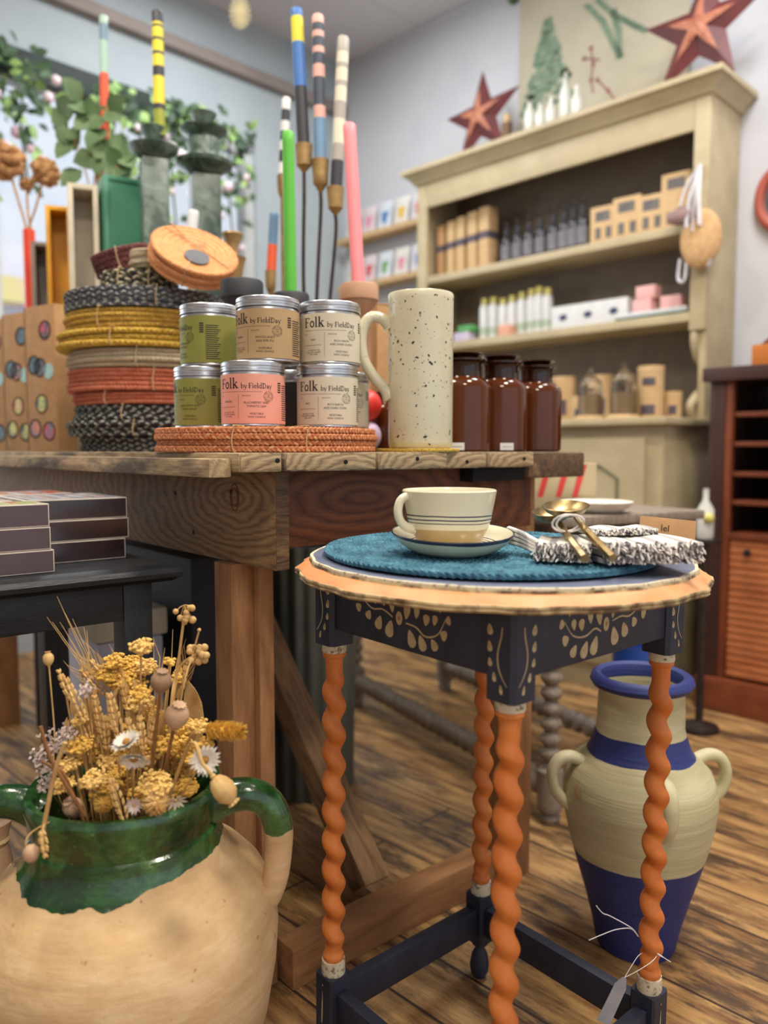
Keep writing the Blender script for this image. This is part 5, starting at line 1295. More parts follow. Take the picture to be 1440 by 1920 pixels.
e = flower('small round seed head hanging over the left rim', 'seed capsule', 'seed_capsule', FP(58, 1600, .80), 'seed_head', lambda mb, c, d: mb.ball(c, .0085, 2, (1, 1, 1.15)), m_podp, m_whs, .0009, base=FP(95, 1540, .83), via=[FP(60, 1560, .81), FP(48, 1580, .80)])
e = flower('limp straw flower hanging over the left rim', 'dried flower', 'straw_flower', FP(84, 1600, .80), 'petals', lambda mb, c, d: wheat(.022, .006)(mb, c, Vector((.1, 0, -1))), m_whe, m_whs, .001, base=FP(88, 1530, .83), via=[FP(80, 1560, .80)])

# ------------------------------------------------------------------ amphora
AC = Vector((*XY(1197, 1.365, .25)[:2], 0))
def pot_mat(name, zs, c_pale, c_blue):
    m, nt, b = newmat(name); t = nt.nodes.new('ShaderNodeTexCoord'); sp = nt.nodes.new('ShaderNodeSeparateXYZ'); O = t.outputs['Object']; nt.links.new(O, sp.inputs[0])
    a = nt.nodes.new('ShaderNodeMath'); a.operation = 'MULTIPLY_ADD'; a.inputs[1].default_value = .012; nt.links.new(noise(nt, O, 8, 3), a.inputs[0]); nt.links.new(sp.outputs[2], a.inputs[2])
    s2 = nt.nodes.new('ShaderNodeMath'); s2.operation = 'MULTIPLY'; s2.inputs[1].default_value = 2; nt.links.new(a.outputs[0], s2.inputs[0])
    k = ramp(nt, s2.outputs[0], [(max(0, (z+.006)*2) if z > 0 else 0, c) for z, c in zs], 'CONSTANT')
    pale = ramp(nt, noise(nt, coords(nt, .6, .6, 5), 8, 7), [(.35, c_pale[0]), (.65, c_pale[1])])
    rust = ramp(nt, noise(nt, O, 11, 3), [(.68, (0, 0, 0)), (.76, (255, 255, 255))]); pale = mixc(nt, rust, pale, (186, 124, 84))
    blue = ramp(nt, noise(nt, O, 20, 4), [(.3, c_blue), (.7, tuple(min(255, int(x*1.15)) for x in c_blue))])
    nt.links.new(mixc(nt, k, pale, blue), b.inputs['Base Color']); b.inputs['Roughness'].default_value = .55
    bumpn(nt, b, noise(nt, coords(nt, .5, .5, 12), 10, 4), .5, .004); return m
Bk, Wh = (0, 0, 0), (255, 255, 255)
m_amp = pot_mat('painted_amphora', [(0, Wh), (.170, Bk), (.338, Wh), (.376, Bk), (.452, Wh)], ((178, 170, 130), (200, 192, 154)), (34, 44, 100))
m_amph = M('cream_clay_paint', (186, 178, 138), (206, 198, 160), 12, .55, bump=.3, bscale=60)
am = E('amphora', 'tall cream and blue painted clay amphora with loop handles on the floor', 'amphora', AC); am.scale = (.955, .955, 1.04)
mb = MB(); mb.lathe([(0, 0), (.070, 0), (.073, .006), (.080, .04), (.094, .09), (.110, .14), (.124, .185), (.134, .225), (.1385, .262), (.136, .29), (.126, .313), (.110, .328), (.098, .338), (.090, .350), (.081, .375), (.078, .385), (.0775, .42), (.076, .447), (.080, .4525), (.088, .455), (.093, .463), (.090, .472), (.082, .4765), (.073, .473), (.069, .463), (.069, .44), (.071, .38), (.09, .33), (.125, .29), (.125, .2), (.06, .02), (0, .02)], 80, rf=lambda a, z, r: 1+.003*math.sin(3*a+z*30))
mb.obj('body', m_amp, am)
for k, a in enumerate((R(-178), R(2), R(-90), R(92))):
    T = Matrix.Rotation(a, 4, 'Z'); mb = MB(); mb.tube([T @ p for p in smoothpath([(.104, 0, .322), (.130, 0, .332), (.152, 0, .326), (.163, 0, .305), (.160, 0, .28), (.148, 0, .262), (.132, 0, .248)], 5)], .0105, 12, flat=1.35, upv=T @ Vector((0, 1, 0)))
    mb.obj('handle', m_amph, am)

# ------------------------------------------------------------------ grey twist-leg table behind
m_greyw = WOOD('grey_limed_wood', (104, 92, 80), (150, 136, 120), 1, .6, bump=.2)
GA = Vector(PZ(1030, 1542, 0)); GB = Vector(PZ(668, 1322, 0)); gd = (GB-GA).normalized(); gn = Vector((gd.y, -gd.x, 0)); gl_ = (GB-GA).length
gt = E('gateleg_table', 'grey limed table with bobbin turned legs, standing behind the workbench', 'table', GA, math.atan2(gd.y, gd.x))
mb = MB(); mb.box(-.08, gl_+.08, -.42, .05, .715, .738, .006); mb.obj('table_top', m_greyw, gt)
mb = MB(); mb.box(0, gl_, -.012, .012, .63, .7145); mb.box(0, gl_, -.382, -.358, .63, .7145); mb.obj('apron', m_greyw, gt)
for (x, y) in ((0, 0), (gl_, 0), (0, -.37), (gl_, -.37)):
    mb = MB(); prof = [(0, 0), (.02, 0), (.026, .015), (.02, .03)]
    z = .03; prof += [(.030, .035), (.030, .13), (.018, .14)]
    z = .15
    while z < .58: prof += [(.014, z), (.024, z+.012), (.0265, z+.019), (.024, z+.026)]; z += .037
    prof += [(.015, .6), (.028, .61), (.028, .7145), (0, .7145)]
    mb.lathe(prof, 24, Matrix.Translation((x, y, 0))); mb.obj('leg', m_greyw, gt)
for y in (0, -.37):
    mb = MB(); prof = [(0, 0)]; z = .02
    while z < gl_-.05: prof += [(.018, z), (.030, z+.018), (.018, z+.036)]; z += .042
    prof += [(0, gl_-.02)]
    mb.lathe(prof, 18, Matrix.Translation((0.0, y, .09)) @ Matrix.Rotation(PI/2, 4, 'Y')); mb.obj('stretcher', m_greyw, gt)
# red striped bag and white dish on it
p = XY(1050, 2.02, .7385); e = E('paper_bag', 'white paper carrier with slanting red stripes, seen below the right end of the bench', 'bag', p, R(-8))
mb = MB(); mb.box(-.085, .085, -.04, .04, 0, .115, .003); mb.obj('bag', m_hutch, e)
mb = MB()
for k, x in enumerate((-.06, -.015, .025)): mb.poly([(x, -.0408, .03), (x+.014, -.0408, .03), (x+.036, -.0408, .112), (x+.02, -.0408, .112)])
mb.obj('red_stripes', M('stripe_red', (206, 62, 54), None, 20, .6), e, smooth=False)
p = XY(1118, 1.88, .7385); e = E('dish', 'blurred white oval dish on the table behind the napkins', 'dish', p)
mb = MB(); mb.lathe([(0, 0), (.05, 0), (.075, .012), (.085, .026), (.082, .027), (.07, .014), (.045, .006), (0, .006)], 40); mb.obj('bowl', m_pet, e)
# swing label tied to the right leg
rl = rt.matrix_world if False else None
LG = TC+Vector((LR*math.cos(TROT), LR*math.sin(TROT), 0))
e = E('hanging_price_tag', 'pale grey tag on white thread tied round the foot of the right table leg', 'tag', LG+Vector((0, 0, .15)))
o0 = e.location; W_ = lambda px, py, Y: P(px, py, Y)-o0
T_ = W_(1171, 1833, 1.0); B_ = W_(1131, 1918, .985)
mb = MB()
mb.tube(smoothpath([T_, W_(1186, 1808, 1.005), W_(1199, 1790, 1.015), W_(1214, 1786, 1.06), W_(1231, 1790, 1.025), W_(1222, 1803, 1.0), W_(1196, 1820, .998), T_], 5), .0006, 4)
mb.tube(smoothpath([W_(1231, 1787, 1.02), W_(1242, 1794, 1.01), W_(1258, 1804, 1.0)], 5), [.0006, .0010, .0014, .0014, .0012, .0009, .0006, .0006, .0006, .0006, .0005], 5)
mb.tube(smoothpath([W_(1197, 1756, 1.012), W_(1184, 1740, 1.0), W_(1145, 1718, .99), W_(1130, 1712, .985), W_(1118, 1698, .98)], 5), .0007, 4)
mb.tube(smoothpath([W_(1195, 1754, 1.012), W_(1182, 1741, 1.0), W_(1155, 1743, .99), W_(1130, 1752, .985), W_(1104, 1763, .98)], 5), .0007, 4)
mb.obj('thread', m_whitep, e)
d_ = (B_-T_).normalized(); s_ = d_.cross(Vector((0.25, -1, .1))).normalized(); n_ = s_.cross(d_)*.0004; L_ = (B_-T_).length
oc_ = [T_+d_*a+s_*b for a, b in ((0, -.003), (0, .003), (.012, .0095), (L_, .0105), (L_, -.0105), (.012, -.0095))]
mb = MB(); a_ = [mb.bm.verts.new(p+n_) for p in oc_]; b_ = [mb.bm.verts.new(p-n_) for p in oc_]; mb._f(a_); mb._f(b_[::-1])
for i in range(6): mb._f([a_[i], a_[(i+1) % 6], b_[(i+1) % 6], b_[i]])
mb.obj('card', M('grey_tag_card', (150, 150, 154), None, 30, .5), e)
# ------------------------------------------------------------------ painted dresser on the right wall
W0 = CORNER+Vector((.707107, -.707107, 0))*2.28           # wall point where the dresser's near end meets the wall
W0 = Vector((1.370, 3.130, 0))
W0 = CORNER+Vector((.707107, -.707107, 0))*((W0-CORNER).dot(Vector((.707107, -.707107, 0))))
WD = Vector((-.707107, .707107, 0)); QN = Vector((-.707107, -.707107, 0))
def SQ(px, py, q):
    """(s, z) on the vertical plane q metres off the right wall seen at a pixel"""
    d = ray(px, py); o = Vector((0, 0, CH)); k = ((W0+QN*q)-o).dot(QN)/d.dot(QN); p = o+d*k
    return (p-W0).dot(WD), p.z
def WP(s, q, z=0): return W0+WD*s+QN*q+Vector((0, 0, z))
RZ = R(135)
hu = E('dresser', 'tall cream painted dresser with open shelves above a panelled cupboard', 'dresser', W0, RZ)
HL = 1.43; UD = .26; BD = .60; ZC = 1.0; ZA = 1.725; ZB = 1.40; ZT = 2.16
def hb(name, *a, mat=m_hutch, bev=.003):
    mb = MB(); mb.box(*a, bev); return mb.obj(name, mat, hu)
hb('side_panel', 0, .028, .004, UD, ZC, ZT); hb('side_panel', HL-.028, HL, .004, UD, ZC, ZT)
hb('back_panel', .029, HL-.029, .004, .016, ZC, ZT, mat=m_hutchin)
hb('stile', .0, .06, UD, UD+.018, 1.33, ZT); hb('stile', HL-.06, HL, UD, UD+.018, 1.33, ZT)
hb('frieze', .061, HL-.061, UD, UD+.018, 2.05, ZT)
hb('shelf', .029, HL-.029, .017, UD-.002, ZA-.03, ZA); hb('shelf', .029, HL-.029, .017, UD-.002, ZB-.03, ZB)
hb('shelf_lip', .061, HL-.061, UD, UD+.012, ZA-.034, ZA); hb('shelf_lip', .061, HL-.061, UD, UD+.012, ZB-.034, ZB)
mb = MB(); rows = []
for (o, z) in ((0, ZT), (.012, ZT+.005), (.02, ZT+.02), (.045, ZT+.045), (.06, ZT+.05), (.06, ZT+.07), (0, ZT+.07)):
    rows.append([mb.bm.verts.new(p) for p in ((-o, .004, z), (-o, UD+.018+o, z), (HL+o, UD+.018+o, z), (HL+o, .004, z))])
for k in range(len(rows)-1):
    for i in range(4): mb._f([rows[k][i], rows[k][(i+1) % 4], rows[k+1][(i+1) % 4], rows[k+1][i]])
mb._f(rows[0][::-1]); mb._f(rows[-1]); mb.obj('cornice', m_hutch, hu, angle=.3)
# scrolled brackets
for x in (.03, HL-.058):
    mb = MB(); pts = smoothpath([(0, UD-.02, 1.37), (0, UD+.0, 1.30), (0, UD-.03, 1.24), (0, UD-.09, 1.20), (0, UD-.10, 1.13), (0, UD-.03, 1.09), (0, UD+.02, 1.05), (0, UD+.0, ZC+.012)], 6)
    mb.tube([p+Vector((x+.014, 0, 0)) for p in pts], .017, 8, upv=(1, 0, 0)); mb.obj('scroll_bracket', m_hutch, hu)
# base
mb = MB(); mb.box(-.03, HL+.03, .004, BD+.03, ZC-.026, ZC, .006); mb.obj('counter_top', m_hutch, hu)
hb('carcass', 0, HL, .004, BD-.02, .0, ZC-.0265)
for x0, x1 in ((.06, .72), (.78, HL-.06)):
    d = hb('door', x0, x1, BD-.0195, BD, .10, ZC-.07)
    mb = MB(); a, b_, c, e_ = x0+.10, x1-.10, .20, ZC-.17; k = .07; y = BD+.001; mx = (a+b_)/2
    oct_ = [(a, c+.1), (a+.06, c+.22), (a, c+.36), (a, e_-k*.6), (a+k, e_), (b_-k, e_), (b_, e_-k*.6), (b_, c+.36), (b_-.06, c+.22), (b_, c+.1), (b_, c), (a, c)]
    mb.tube([(x, y, z) for x, z in oct_], .0055, 6, closed=True); mb.obj('painted_groove', m_groove, d)
# ---- shelf contents
def on_shelf(px, q, z): 
    s = 0
    for _ in range(1):
        d = ray(px, 600); o = Vector((0, 0, CH))
        # iterate in height so the column matches
        f = lambda s_: (W0+WD*s_+QN*q)
    # solve XY(px, Y, z) lying on plane q
    lo, hi = 1.5, 6
    for _ in range(40):
        m_ = (lo+hi)/2; p = XY(px, m_, z)
        if (p-W0).dot(QN) > q: lo = m_
        else: hi = m_
    return XY(px, lo, z)
def hgt_at(px, py, q, z0): return SQ(px, py, q)[1]-z0
m_band = M('dark_band', (92, 82, 92), (76, 68, 78), 20, .6)
for i, (px, w) in enumerate(((834, .045), (853, .045), (871, .05), (893, .055), (915, .058))):
    p = on_shelf(px, .16, ZA+.001); e = E('kraft_carton', 'tall kraft carton with dark band on the dresser top shelf, %s' % ['first from the left', 'second from the left', 'third from the left', 'fourth from the left', 'nearest the black bottles'][i], 'box', p, RZ+R(-4), 'tall kraft cartons')
    mb = MB(); h = .255+.008*i; mb.box(-w/2, w/2, -.035, .035, 0, h, .002); mb.obj('carton', m_kraft2 if i else m_kraft, e)
    mb = MB(); mb.box(-w/2-.0006, w/2+.0006, -.0356, .0356, h*.50, h*.62); mb.obj('band', m_band, e)
m_blkb = M('black_bottle', (40, 38, 44), (52, 50, 56), 20, .3); m_lab = M('grey_label', (118, 114, 120), None, 40, .6)
bot0 = None
for i, px in enumerate((949, 970, 991, 1013, 1037, 1057, 1074, 1092)):
    p = on_shelf(px, .17, ZA+.001)
    nm = ['first', 'second', 'third', 'fourth', 'fifth', 'sixth', 'seventh', 'eighth'][i]
    lab = 'black pump bottle on the dresser top shelf, %s from the left' % nm
    if bot0 is None:
        bot0 = E('black_bottle', lab, 'bottle', p, RZ, 'black bottles on the dresser')
        mb = MB(); mb.lathe([(0, 0), (.021, 0), (.022, .003), (.022, .085), (.014, .098), (.009, .102), (.009, .11), (0, .11)], 24); mb.obj('body', m_blkb, bot0)
        mb = MB(); mb.lathe([(0, .11), (.011, .11), (.011, .128), (.004, .13), (.004, .14), (.009, .141), (.009, .15), (0, .151)], 16); mb.tube([(0, 0, .146), (.0, .022, .146), (0, .027, .141)], .003, 6); mb.obj('pump', m_blkb, bot0)
        mb = MB(); mb.lathe([(.0225, .02), (.0225, .07)], 24); mb.obj('label', m_lab, bot0); bot0.scale = (1.15, 1.15, 1.3)
    else:
        c = dup(bot0, p, RZ, lab); 
        c.scale = (1.15+.03*(i % 3), 1.15+.03*(i % 3), 1.30+.02*i)
m_dkwin = M('dark_window_print', (84, 80, 88), (110, 106, 96), 30, .4)
for i, (px, hw, hh2) in enumerate(((1136, .054, .16), (1180, .058, .175), (1226, .056, .16), (1272, .058, .22))):
    p = on_shelf(px, .16, ZA+.001); e = E('gift_carton', 'pale kraft gift box with dark windows on the top shelf, %s' % ['next to the black bottles', 'second from the bottles', 'third from the bottles', 'tallest, at the near end'][i], 'box', p, RZ+R(3), 'pale kraft gift boxes')
    mb = MB(); mb.box(-hw, hw, -.035, .035, 0, hh2, .002); mb.obj('carton', m_kraft2, e)
    for (xa, xb, za, zb) in ((-.72, -.28, .03, .075), (.13, .57, .03, .075), (-.6, .6, hh2-.06, hh2-.02)):
        mb = MB(); mb.box(hw*xa, hw*xb, .035, .0358, za, zb); mb.obj('window_print', m_dkwin, e)
# second shelf: white bottles with yellow caps
m_wb = M('white_bottle', (214, 214, 212), (202, 202, 202), 12, .4); m_yc = M('yellow_cap', (206, 196, 110), None, 12, .4); m_peach = M('peach_label', (222, 164, 134), None, 12, .5); m_gp = M('pale_green_label', (170, 184, 160), None, 12, .5)
b0 = None
for i, px in enumerate((908, 925, 943, 960, 978, 996, 1010, 1026)):
    p = on_shelf(px, .17, ZB+.001); nm = ['first', 'second', 'third', 'fourth', 'fifth', 'sixth', 'seventh', 'eighth'][i]
    lab = 'white bottle with yellow cap on the middle dresser shelf, %s from the left' % nm
    if b0 is None:
        b0 = E('white_bottle', lab, 'bottle', p, RZ, 'white bottles with yellow caps')
        mb = MB(); mb.lathe([(0, 0), (.020, 0), (.0215, .003), (.0215, .115), (.016, .128), (0, .129)], 24); mb.obj('body', m_wb, b0)
        mb = MB(); mb.lathe([(0, .129), (.0145, .129), (.0145, .150), (.013, .152), (0, .152)], 20); mb.obj('cap', m_yc, b0)
        mb = MB(); mb.lathe([(.0219, .02), (.0219, .045)], 24); mb.obj('label', m_gp, b0); b0.scale = (1.1, 1.1, 1.3)
        b2_ = None
    else:
        c = dup(b0, p, RZ, lab); c.scale = (1.1, 1.1, 1.3*[1, 1, .93, .96, 1, 1.03, 1.06, 1.0][i])
e = tag(MB().box(-.03, .03, -.03, .03, 0, .05, .002).obj('small_carton', m_peach, None, on_shelf(950, .215, ZB+.001), RZ), 'peach coloured small carton in front of the white bottles', 'box')
e = tag(MB().box(-.045, .045, -.03, .03, 0, .045, .002).obj('small_carton', M('lilac_card', (196, 184, 206), None, 12, .6), None, on_shelf(872, .2, ZB+.001), RZ), 'lilac small carton at the far end of the middle shelf', 'box')
e = tag(MB().box(-.04, .04, -.03, .03, 0, .03, .002).obj('small_carton', M('green_card', (90, 160, 90), None, 12, .6), None, on_shelf(878, .2, ZB+.047), RZ), 'bright green small carton stacked on the lilac one', 'box')
for i, px in enumerate((1066, 1112, 1160)):
    p = on_shelf(px, .15, ZB+.001); e = E('white_carton', 'white square carton with dark emblem on the middle shelf, %s' % ['left of three', 'middle of three', 'right of three'][i], 'box', p, RZ, 'white emblem cartons')
    mb = MB(); mb.box(-.06, .06, -.045, .045, 0, .105, .002); mb.obj('carton', m_wb, e)
    mb = MB(); mb.lathe([(0, 0), (.02, 0), (.02, .0006), (0, .0006)], 16, Matrix.Translation((0, .0452, .055)) @ Matrix.Rotation(-PI/2, 4, 'X') @ Matrix.Diagonal((1, .7, 1, 1))); mb.obj('emblem', M('emblem_navy', (60, 64, 92), None, 10, .6), e)
e = E('flat_tray', 'dark green flat tray on the middle shelf under the pink cartons', 'tray', on_shelf(1232, .19, ZB+.001), RZ); mb = MB(); mb.box(-.15, .15, -.06, .06, 0, .012, .003); mb.obj('tray', M('tray_green', (50, 84, 68), None, 12, .5), e); mb = MB(); mb.box(-.14, .14, -.05, .05, .0125, .03, .002); mb.obj('white_lining', m_wb, e)
m_pkc = M('pink_card', (226, 172, 168), (214, 190, 150), 14, .6, lo=.55, hi=.62)
for i, (px, z, lab) in enumerate(((1210, ZB+.031, 'pink small carton on the green tray, lower'), (1216, ZB+.082, 'pink small carton stacked on the other pink one'), (1262, ZB+.031, 'pink and cream small carton at the near end of the green tray'))):
    tag(MB().box(-.04, .04, -.03, .03, 0, .05, .002).obj('small_carton', m_pkc, None, on_shelf(px, .19, z), RZ+R(5*i-5)), lab, 'box', 'pink cartons')
# counter: canisters and cloches
def can(label, px, q, z, r, h):
    p = on_shelf(px, q, z); e = E('canister', label, 'canister', p, RZ, 'kraft canisters on the dresser counter')
    mb = MB(); mb.lathe([(0, 0), (r, 0), (r, h*.7), (r*1.015, h*.7), (r*1.015, h), (r*.97, h), (0, h)], 32); mb.obj('tube', m_kraft2, e)
    mb = MB(); mb.lathe([(r*1.02, h*.2), (r*1.02, h*.55)], 32); 
    T = MB(); V, F = rectVF(-r*.5, r*.5, h*.18, h*.5, 6); wrap(T, V, F, r*1.02, PI/2+.3, 0, .001); T.obj('label', m_band, e, smooth=False); mb.bm.free()
    return e
for (px, q, z, r, h, lab) in ((1218, .34, ZC+.001, .052, .11, 'kraft canister at the near end of the counter, carrying another'), (1220, .34, ZC+.112, .048, .09, 'kraft canister stacked on top of another'), (1262, .30, ZC+.001, .03, .105, 'slim kraft canister beside the scrolled bracket'),
    (1092, .36, ZC+.001, .045, .10, 'kraft canister in front of the left glass cloche'), (1128, .16, ZC+.001, .045, .20, 'tall kraft canister behind, between the cloches'), (1056, .20, ZC+.001, .05, .20, 'tall kraft canister at the left end of the counter row'), (1022, .32, ZC+.001, .04, .18, 'cream tall canister just clear of the amber jars')):
    can(lab, px, q, z, r, h)
def cloche(label, px, q, r, h):
    p = on_shelf(px, q, ZC+.001); e = E('cloche', label, 'cloche', p, RZ, 'glass cloches')
    mb = MB(); mb.lathe([(0, 0), (r*1.15, 0), (r*1.2, .008), (r*1.1, .018), (0, .018)], 36); mb.obj('wooden_base', m_kraft2, e)
    mb = MB(); mb.lathe([(r, .0185), (r, h*.6), (r*.85, h*.78), (r*.4, h*.9), (r*.12, h*.93), (r*.1, h*.95), (r*.22, h*.98), (r*.2, h*1.03), (0, h*1.05), (0, h*1.02), (r*.08, h*.94), (r*.38, h*.89), (r*.82, h*.77), (r*.96, h*.6), (r*.96, .0185)], 36); mb.obj('glass_dome', m_clear, e)
    mb = MB(); mb.lathe([(0, .0187), (r*.7, .0187), (r*.7, h*.5), (0, h*.5)], 28); mb.obj('tin_inside', m_kraft2, e)
cloche('glass cloche over a kraft tin, nearer the amber jars', 1106, .46, .046, .19); cloche('glass cloche over a kraft tin, in front of the stacked canisters', 1168, .44, .049, .20)
# on top of the dresser
ZH = ZT+.071
def on_top(px, py_base, q): return on_shelf(px, q, ZH)
m_glassw = M('frosted_white', (214, 214, 206), (200, 198, 188), 16, .4)
for i, (px, h) in enumerate(((992, .19), (1012, .15), (1032, .16), (1058, .24), (1080, .17))):
    p = on_shelf(px, .20, ZH); e = E('bottle_vase', 'slim white bottle vase on top of the dresser, %s' % ['first from the left', 'second from the left', 'third from the left', 'tallest, with greenery', 'last on the right'][i], 'vase', p, RZ, 'white bottle vases')
    mb = MB(); mb.lathe([(0, 0), (.02, 0), (.022, .004), (.022, h*.65), (.010, h*.8), (.009, h), (.007, h), (0, h-.01)], 20); mb.obj('body', m_glassw, e)
    if i in (0, 3):
        mb = MB(); 
        for k in range(14): leaf(mb, (rnd.uniform(-.01, .01), rnd.uniform(-.01, .01), h), (rnd.uniform(-1, 1), rnd.uniform(-1, 1), rnd.uniform(-.6, .6)), (0, 0, 1), .03, .016, .2)
        mb.obj('sprig', m_leafd, e)
p = on_shelf(950, .18, ZH); e = E('wooden_house', 'little dark and tan wooden ornament beside the far star', 'ornament', p, RZ)
mb = MB(); mb.box(-.03, .03, -.02, .02, 0, .07, .002); mb.box(-.02, .02, -.015, .015, .0705, .13, .002); mb.obj('blocks', M('ornament_wood', (120, 88, 60), (66, 50, 42), 18, .7), e); mb = MB(); mb.box(-.012, .012, -.012, .012, .1305, .165, .003); mb.obj('top_block', m_kraft2, e)
p = on_shelf(1100, .2, ZH); tag(MB().ball((0, 0, .018), .02, 3, (1.6, 1, .9)).obj('pine_cone', M('cone_brown', (70, 54, 46), (50, 38, 34), 60, .8, bump=.6), None, p, RZ), 'small dark pine cone on top of the dresser under the poster', 'pine cone')
# barn stars
def star(label, px, py, q, Ro, rotz, tilt, zfix=None):
    s, z = SQ(px, py, q); z = max(z, ZH+.81*Ro+.012); e = E('barn_star', label, 'star', WP(s, q, z), RZ, 'five pointed barn stars')
    mb = MB(); pts = []
    for k in range(10):
        a = PI/2+k*PI/5+rotz; r = Ro if k % 2 == 0 else Ro*.40; pts.append(Vector((-r*math.cos(a), 0, r*math.sin(a))))
    ce = mb.bm.verts.new((0, .05, 0)); vb = [mb.bm.verts.new(p) for p in pts]; bk = mb.bm.verts.new((0, -.004, 0))
    for k in range(10): mb._f([vb[k], vb[(k+1) % 10], ce]); mb._f([vb[(k+1) % 10], vb[k], bk])
    mb.obj('star', m_starred, e, (0, 0, 0), (R(tilt), 0, 0), angle=.05)
    mb = MB()
    for k in range(5):
        a = PI/2+k*2*PI/5+rotz; d = Vector((-math.cos(a), 0, math.sin(a))); n2 = Vector((-d.z, 0, d.x))
        for t0, t1, w in ((0, .55, .05),):
            pts2 = [d*Ro*t0+n2*Ro*.10, d*Ro*t1*.6+n2*Ro*.05, d*Ro*t1, d*Ro*t1*.6-n2*Ro*.05, d*Ro*t0-n2*Ro*.10]
            def lift(p): r = p.dot(d)/Ro; return Vector((p.x, .0512*(1-r)-abs(p.dot(n2))*.30+.0010, p.z))
            L = [lift(p) for p in pts2]; mb.poly([L[0], L[1], L[2], Vector((d.x*Ro*t1*.6, .0512*(1-t1*.6)+.001, d.z*Ro*t1*.6)), Vector((0, .0525, 0))]); mb.poly([Vector((0, .0525, 0)), Vector((d.x*Ro*t1*.6, .0512*(1-t1*.6)+.001, d.z*Ro*t1*.6)), L[2], L[3], L[4]])
    mb.obj('rust_patina', m_starrust, e, (0, 0, 0), (R(tilt), 0, 0), smooth=False)
star('large oxblood barn star leaning on top of the dresser, near end', 1314, 112, .19, .245, R(-2), 6)
star('smaller looking oxblood barn star at the far end of the dresser top', 903, 262, .18, .225, R(4), 6)
# hanging poster
s0, s1 = SQ(1290, 60, .02)[0], SQ(972, 60, .02)[0]
e = E('poster', 'cream botanical wall hanging with painted trees, on the wall above the dresser', 'poster', WP(s0, .0, 0), RZ); w = s1-s0
m_post = M('poster_linen', (190, 182, 160), (180, 172, 150), 5, .9)
mb = MB(); mb.box(0, w, .006, .010, 2.24, 3.0); mb.obj('cloth', m_post, e)
mb = MB(); mb.tube([(-.03, .012, 3.0), (w+.03, .012, 3.0)], .010, 10); mb.ball((w+.035, .014, 3.0), .028, 2); mb.ball((-.035, .014, 3.0), .028, 2); mb.obj('rod', m_leafd, e)
# painted pictures on the poster
m_pt = M('painted_tree_green', (104, 130, 108), (136, 154, 128), 40, .9); m_pb = M('painted_branch_grey', (136, 130, 118), None, 40, .9); m_pr = M('painted_berry', (150, 96, 96), None, 40, .9)
mb = MB(); rr = random.Random(8)
def pl(px, py): s, z = SQ(px, py, .011); return s-s0, z
tx, tz0 = pl(1025, 200); _, tz1 = pl(1022, 40)
for k in range(240):
    t = rr.random(); wd = (1-t)*.13+.01; x = tx+rr.uniform(-1, 1)*wd; z = tz0+(tz1-tz0)*t; a = rr.uniform(0, 3)
    o = Vector((x, .0104+.0001*(k % 8), z)); mb.poly([o+Vector((.02*math.cos(a+j), 0, .012*math.sin(a+j))) for j in (0, 1.2, 2.6, 3.9, 5.1)])
mb.obj('painted_tree', m_pt, e, smooth=False)
mb = MB()
for pts in ([(1100, 10), (1130, 40), (1150, 80), (1165, 110)], [(1120, 0), (1155, 30), (1185, 45), (1215, 60)], [(1150, 20), (1160, 60), (1162, 115)]):
    q = [Vector((pl(*p)[0], .0105, pl(*p)[1])) for p in pts]
    for a, b_ in zip(q, q[1:]):
        n = 7
        for j in range(n):
            c = a.lerp(b_, j/n); ang = rr.uniform(0, 6.28)
            mb.poly([c+Vector((.022*math.cos(ang+t), 0, .009*math.sin(ang+t))) for t in (0, 1.3, 2.6, 3.9, 5.1)])
mb.obj('painted_branch', m_pt, e, smooth=False)
mb = MB()
for pts in ([(1108, 90), (1112, 120), (1108, 150), (1112, 175)], [(1095, 110), (1125, 112)], [(1120, 150), (1140, 170), (1155, 190)]):
    q = [Vector((pl(*p)[0], .0108, pl(*p)[1])) for p in pts]
    for a, b_ in zip(q, q[1:]):
        d = (b_-a).normalized(); n_ = Vector((-d.z, 0, d.x))*.004; mb.quad(a+n_, a-n_, b_-n_, b_+n_)
        c = a; mb.poly([c+Vector((.012*math.cos(t), -.0002, .012*math.sin(t))) for t in (0, 1, 2, 3, 4, 5)])
mb.obj('painted_berries', m_pr, e, smooth=False)
# hanging woven things on the dresser's near stile
sp_, zp_ = SQ(1296, 330, UD+.02)
e = E('hanging_bag', 'tan woven bag with white ribbons hanging from the near corner of the dresser', 'bag', WP(.03, UD+.02, zp_), RZ)
m_bag = M('tan_weave', (206, 168, 120), (186, 146, 100), 50, .85, bump=.4); m_rib = M('ribbon_white', (206, 204, 206), (188, 184, 188), 20, .6); m_mauve = M('mauve_suede', (150, 122, 116), None, 20, .8)
mb = MB(); mb.ball((-.02, .03, -.24), .085, 3, (.9, .34, 1.25)); mb.obj('bag_body', m_bag, e)
mb = MB(); mb.ball((.04, .045, -.15), .06, 3, (1.1, .4, .55)); mb.obj('flap', m_mauve, e)
mb = MB()
for dx, L in ((-.03, .2), (-.005, .22), (.02, .2), (.045, .12)): mb.tube(smoothpath([(0, .008, .03), (dx*.6, .055, -L*.4), (dx, .066, -L)], 5), [.008]*11, 6, flat=.3)
mb.tube(smoothpath([(.03, .03, -.3), (.035, .035, -.38), (.06, .03, -.37), (.055, .03, -.3)], 5), .006, 6)
mb.tube(smoothpath([(-.06, .03, -.2), (-.075, .04, -.27), (-.05, .03, -.34)], 5), .007, 6)
mb.obj('ribbon', m_rib, e)
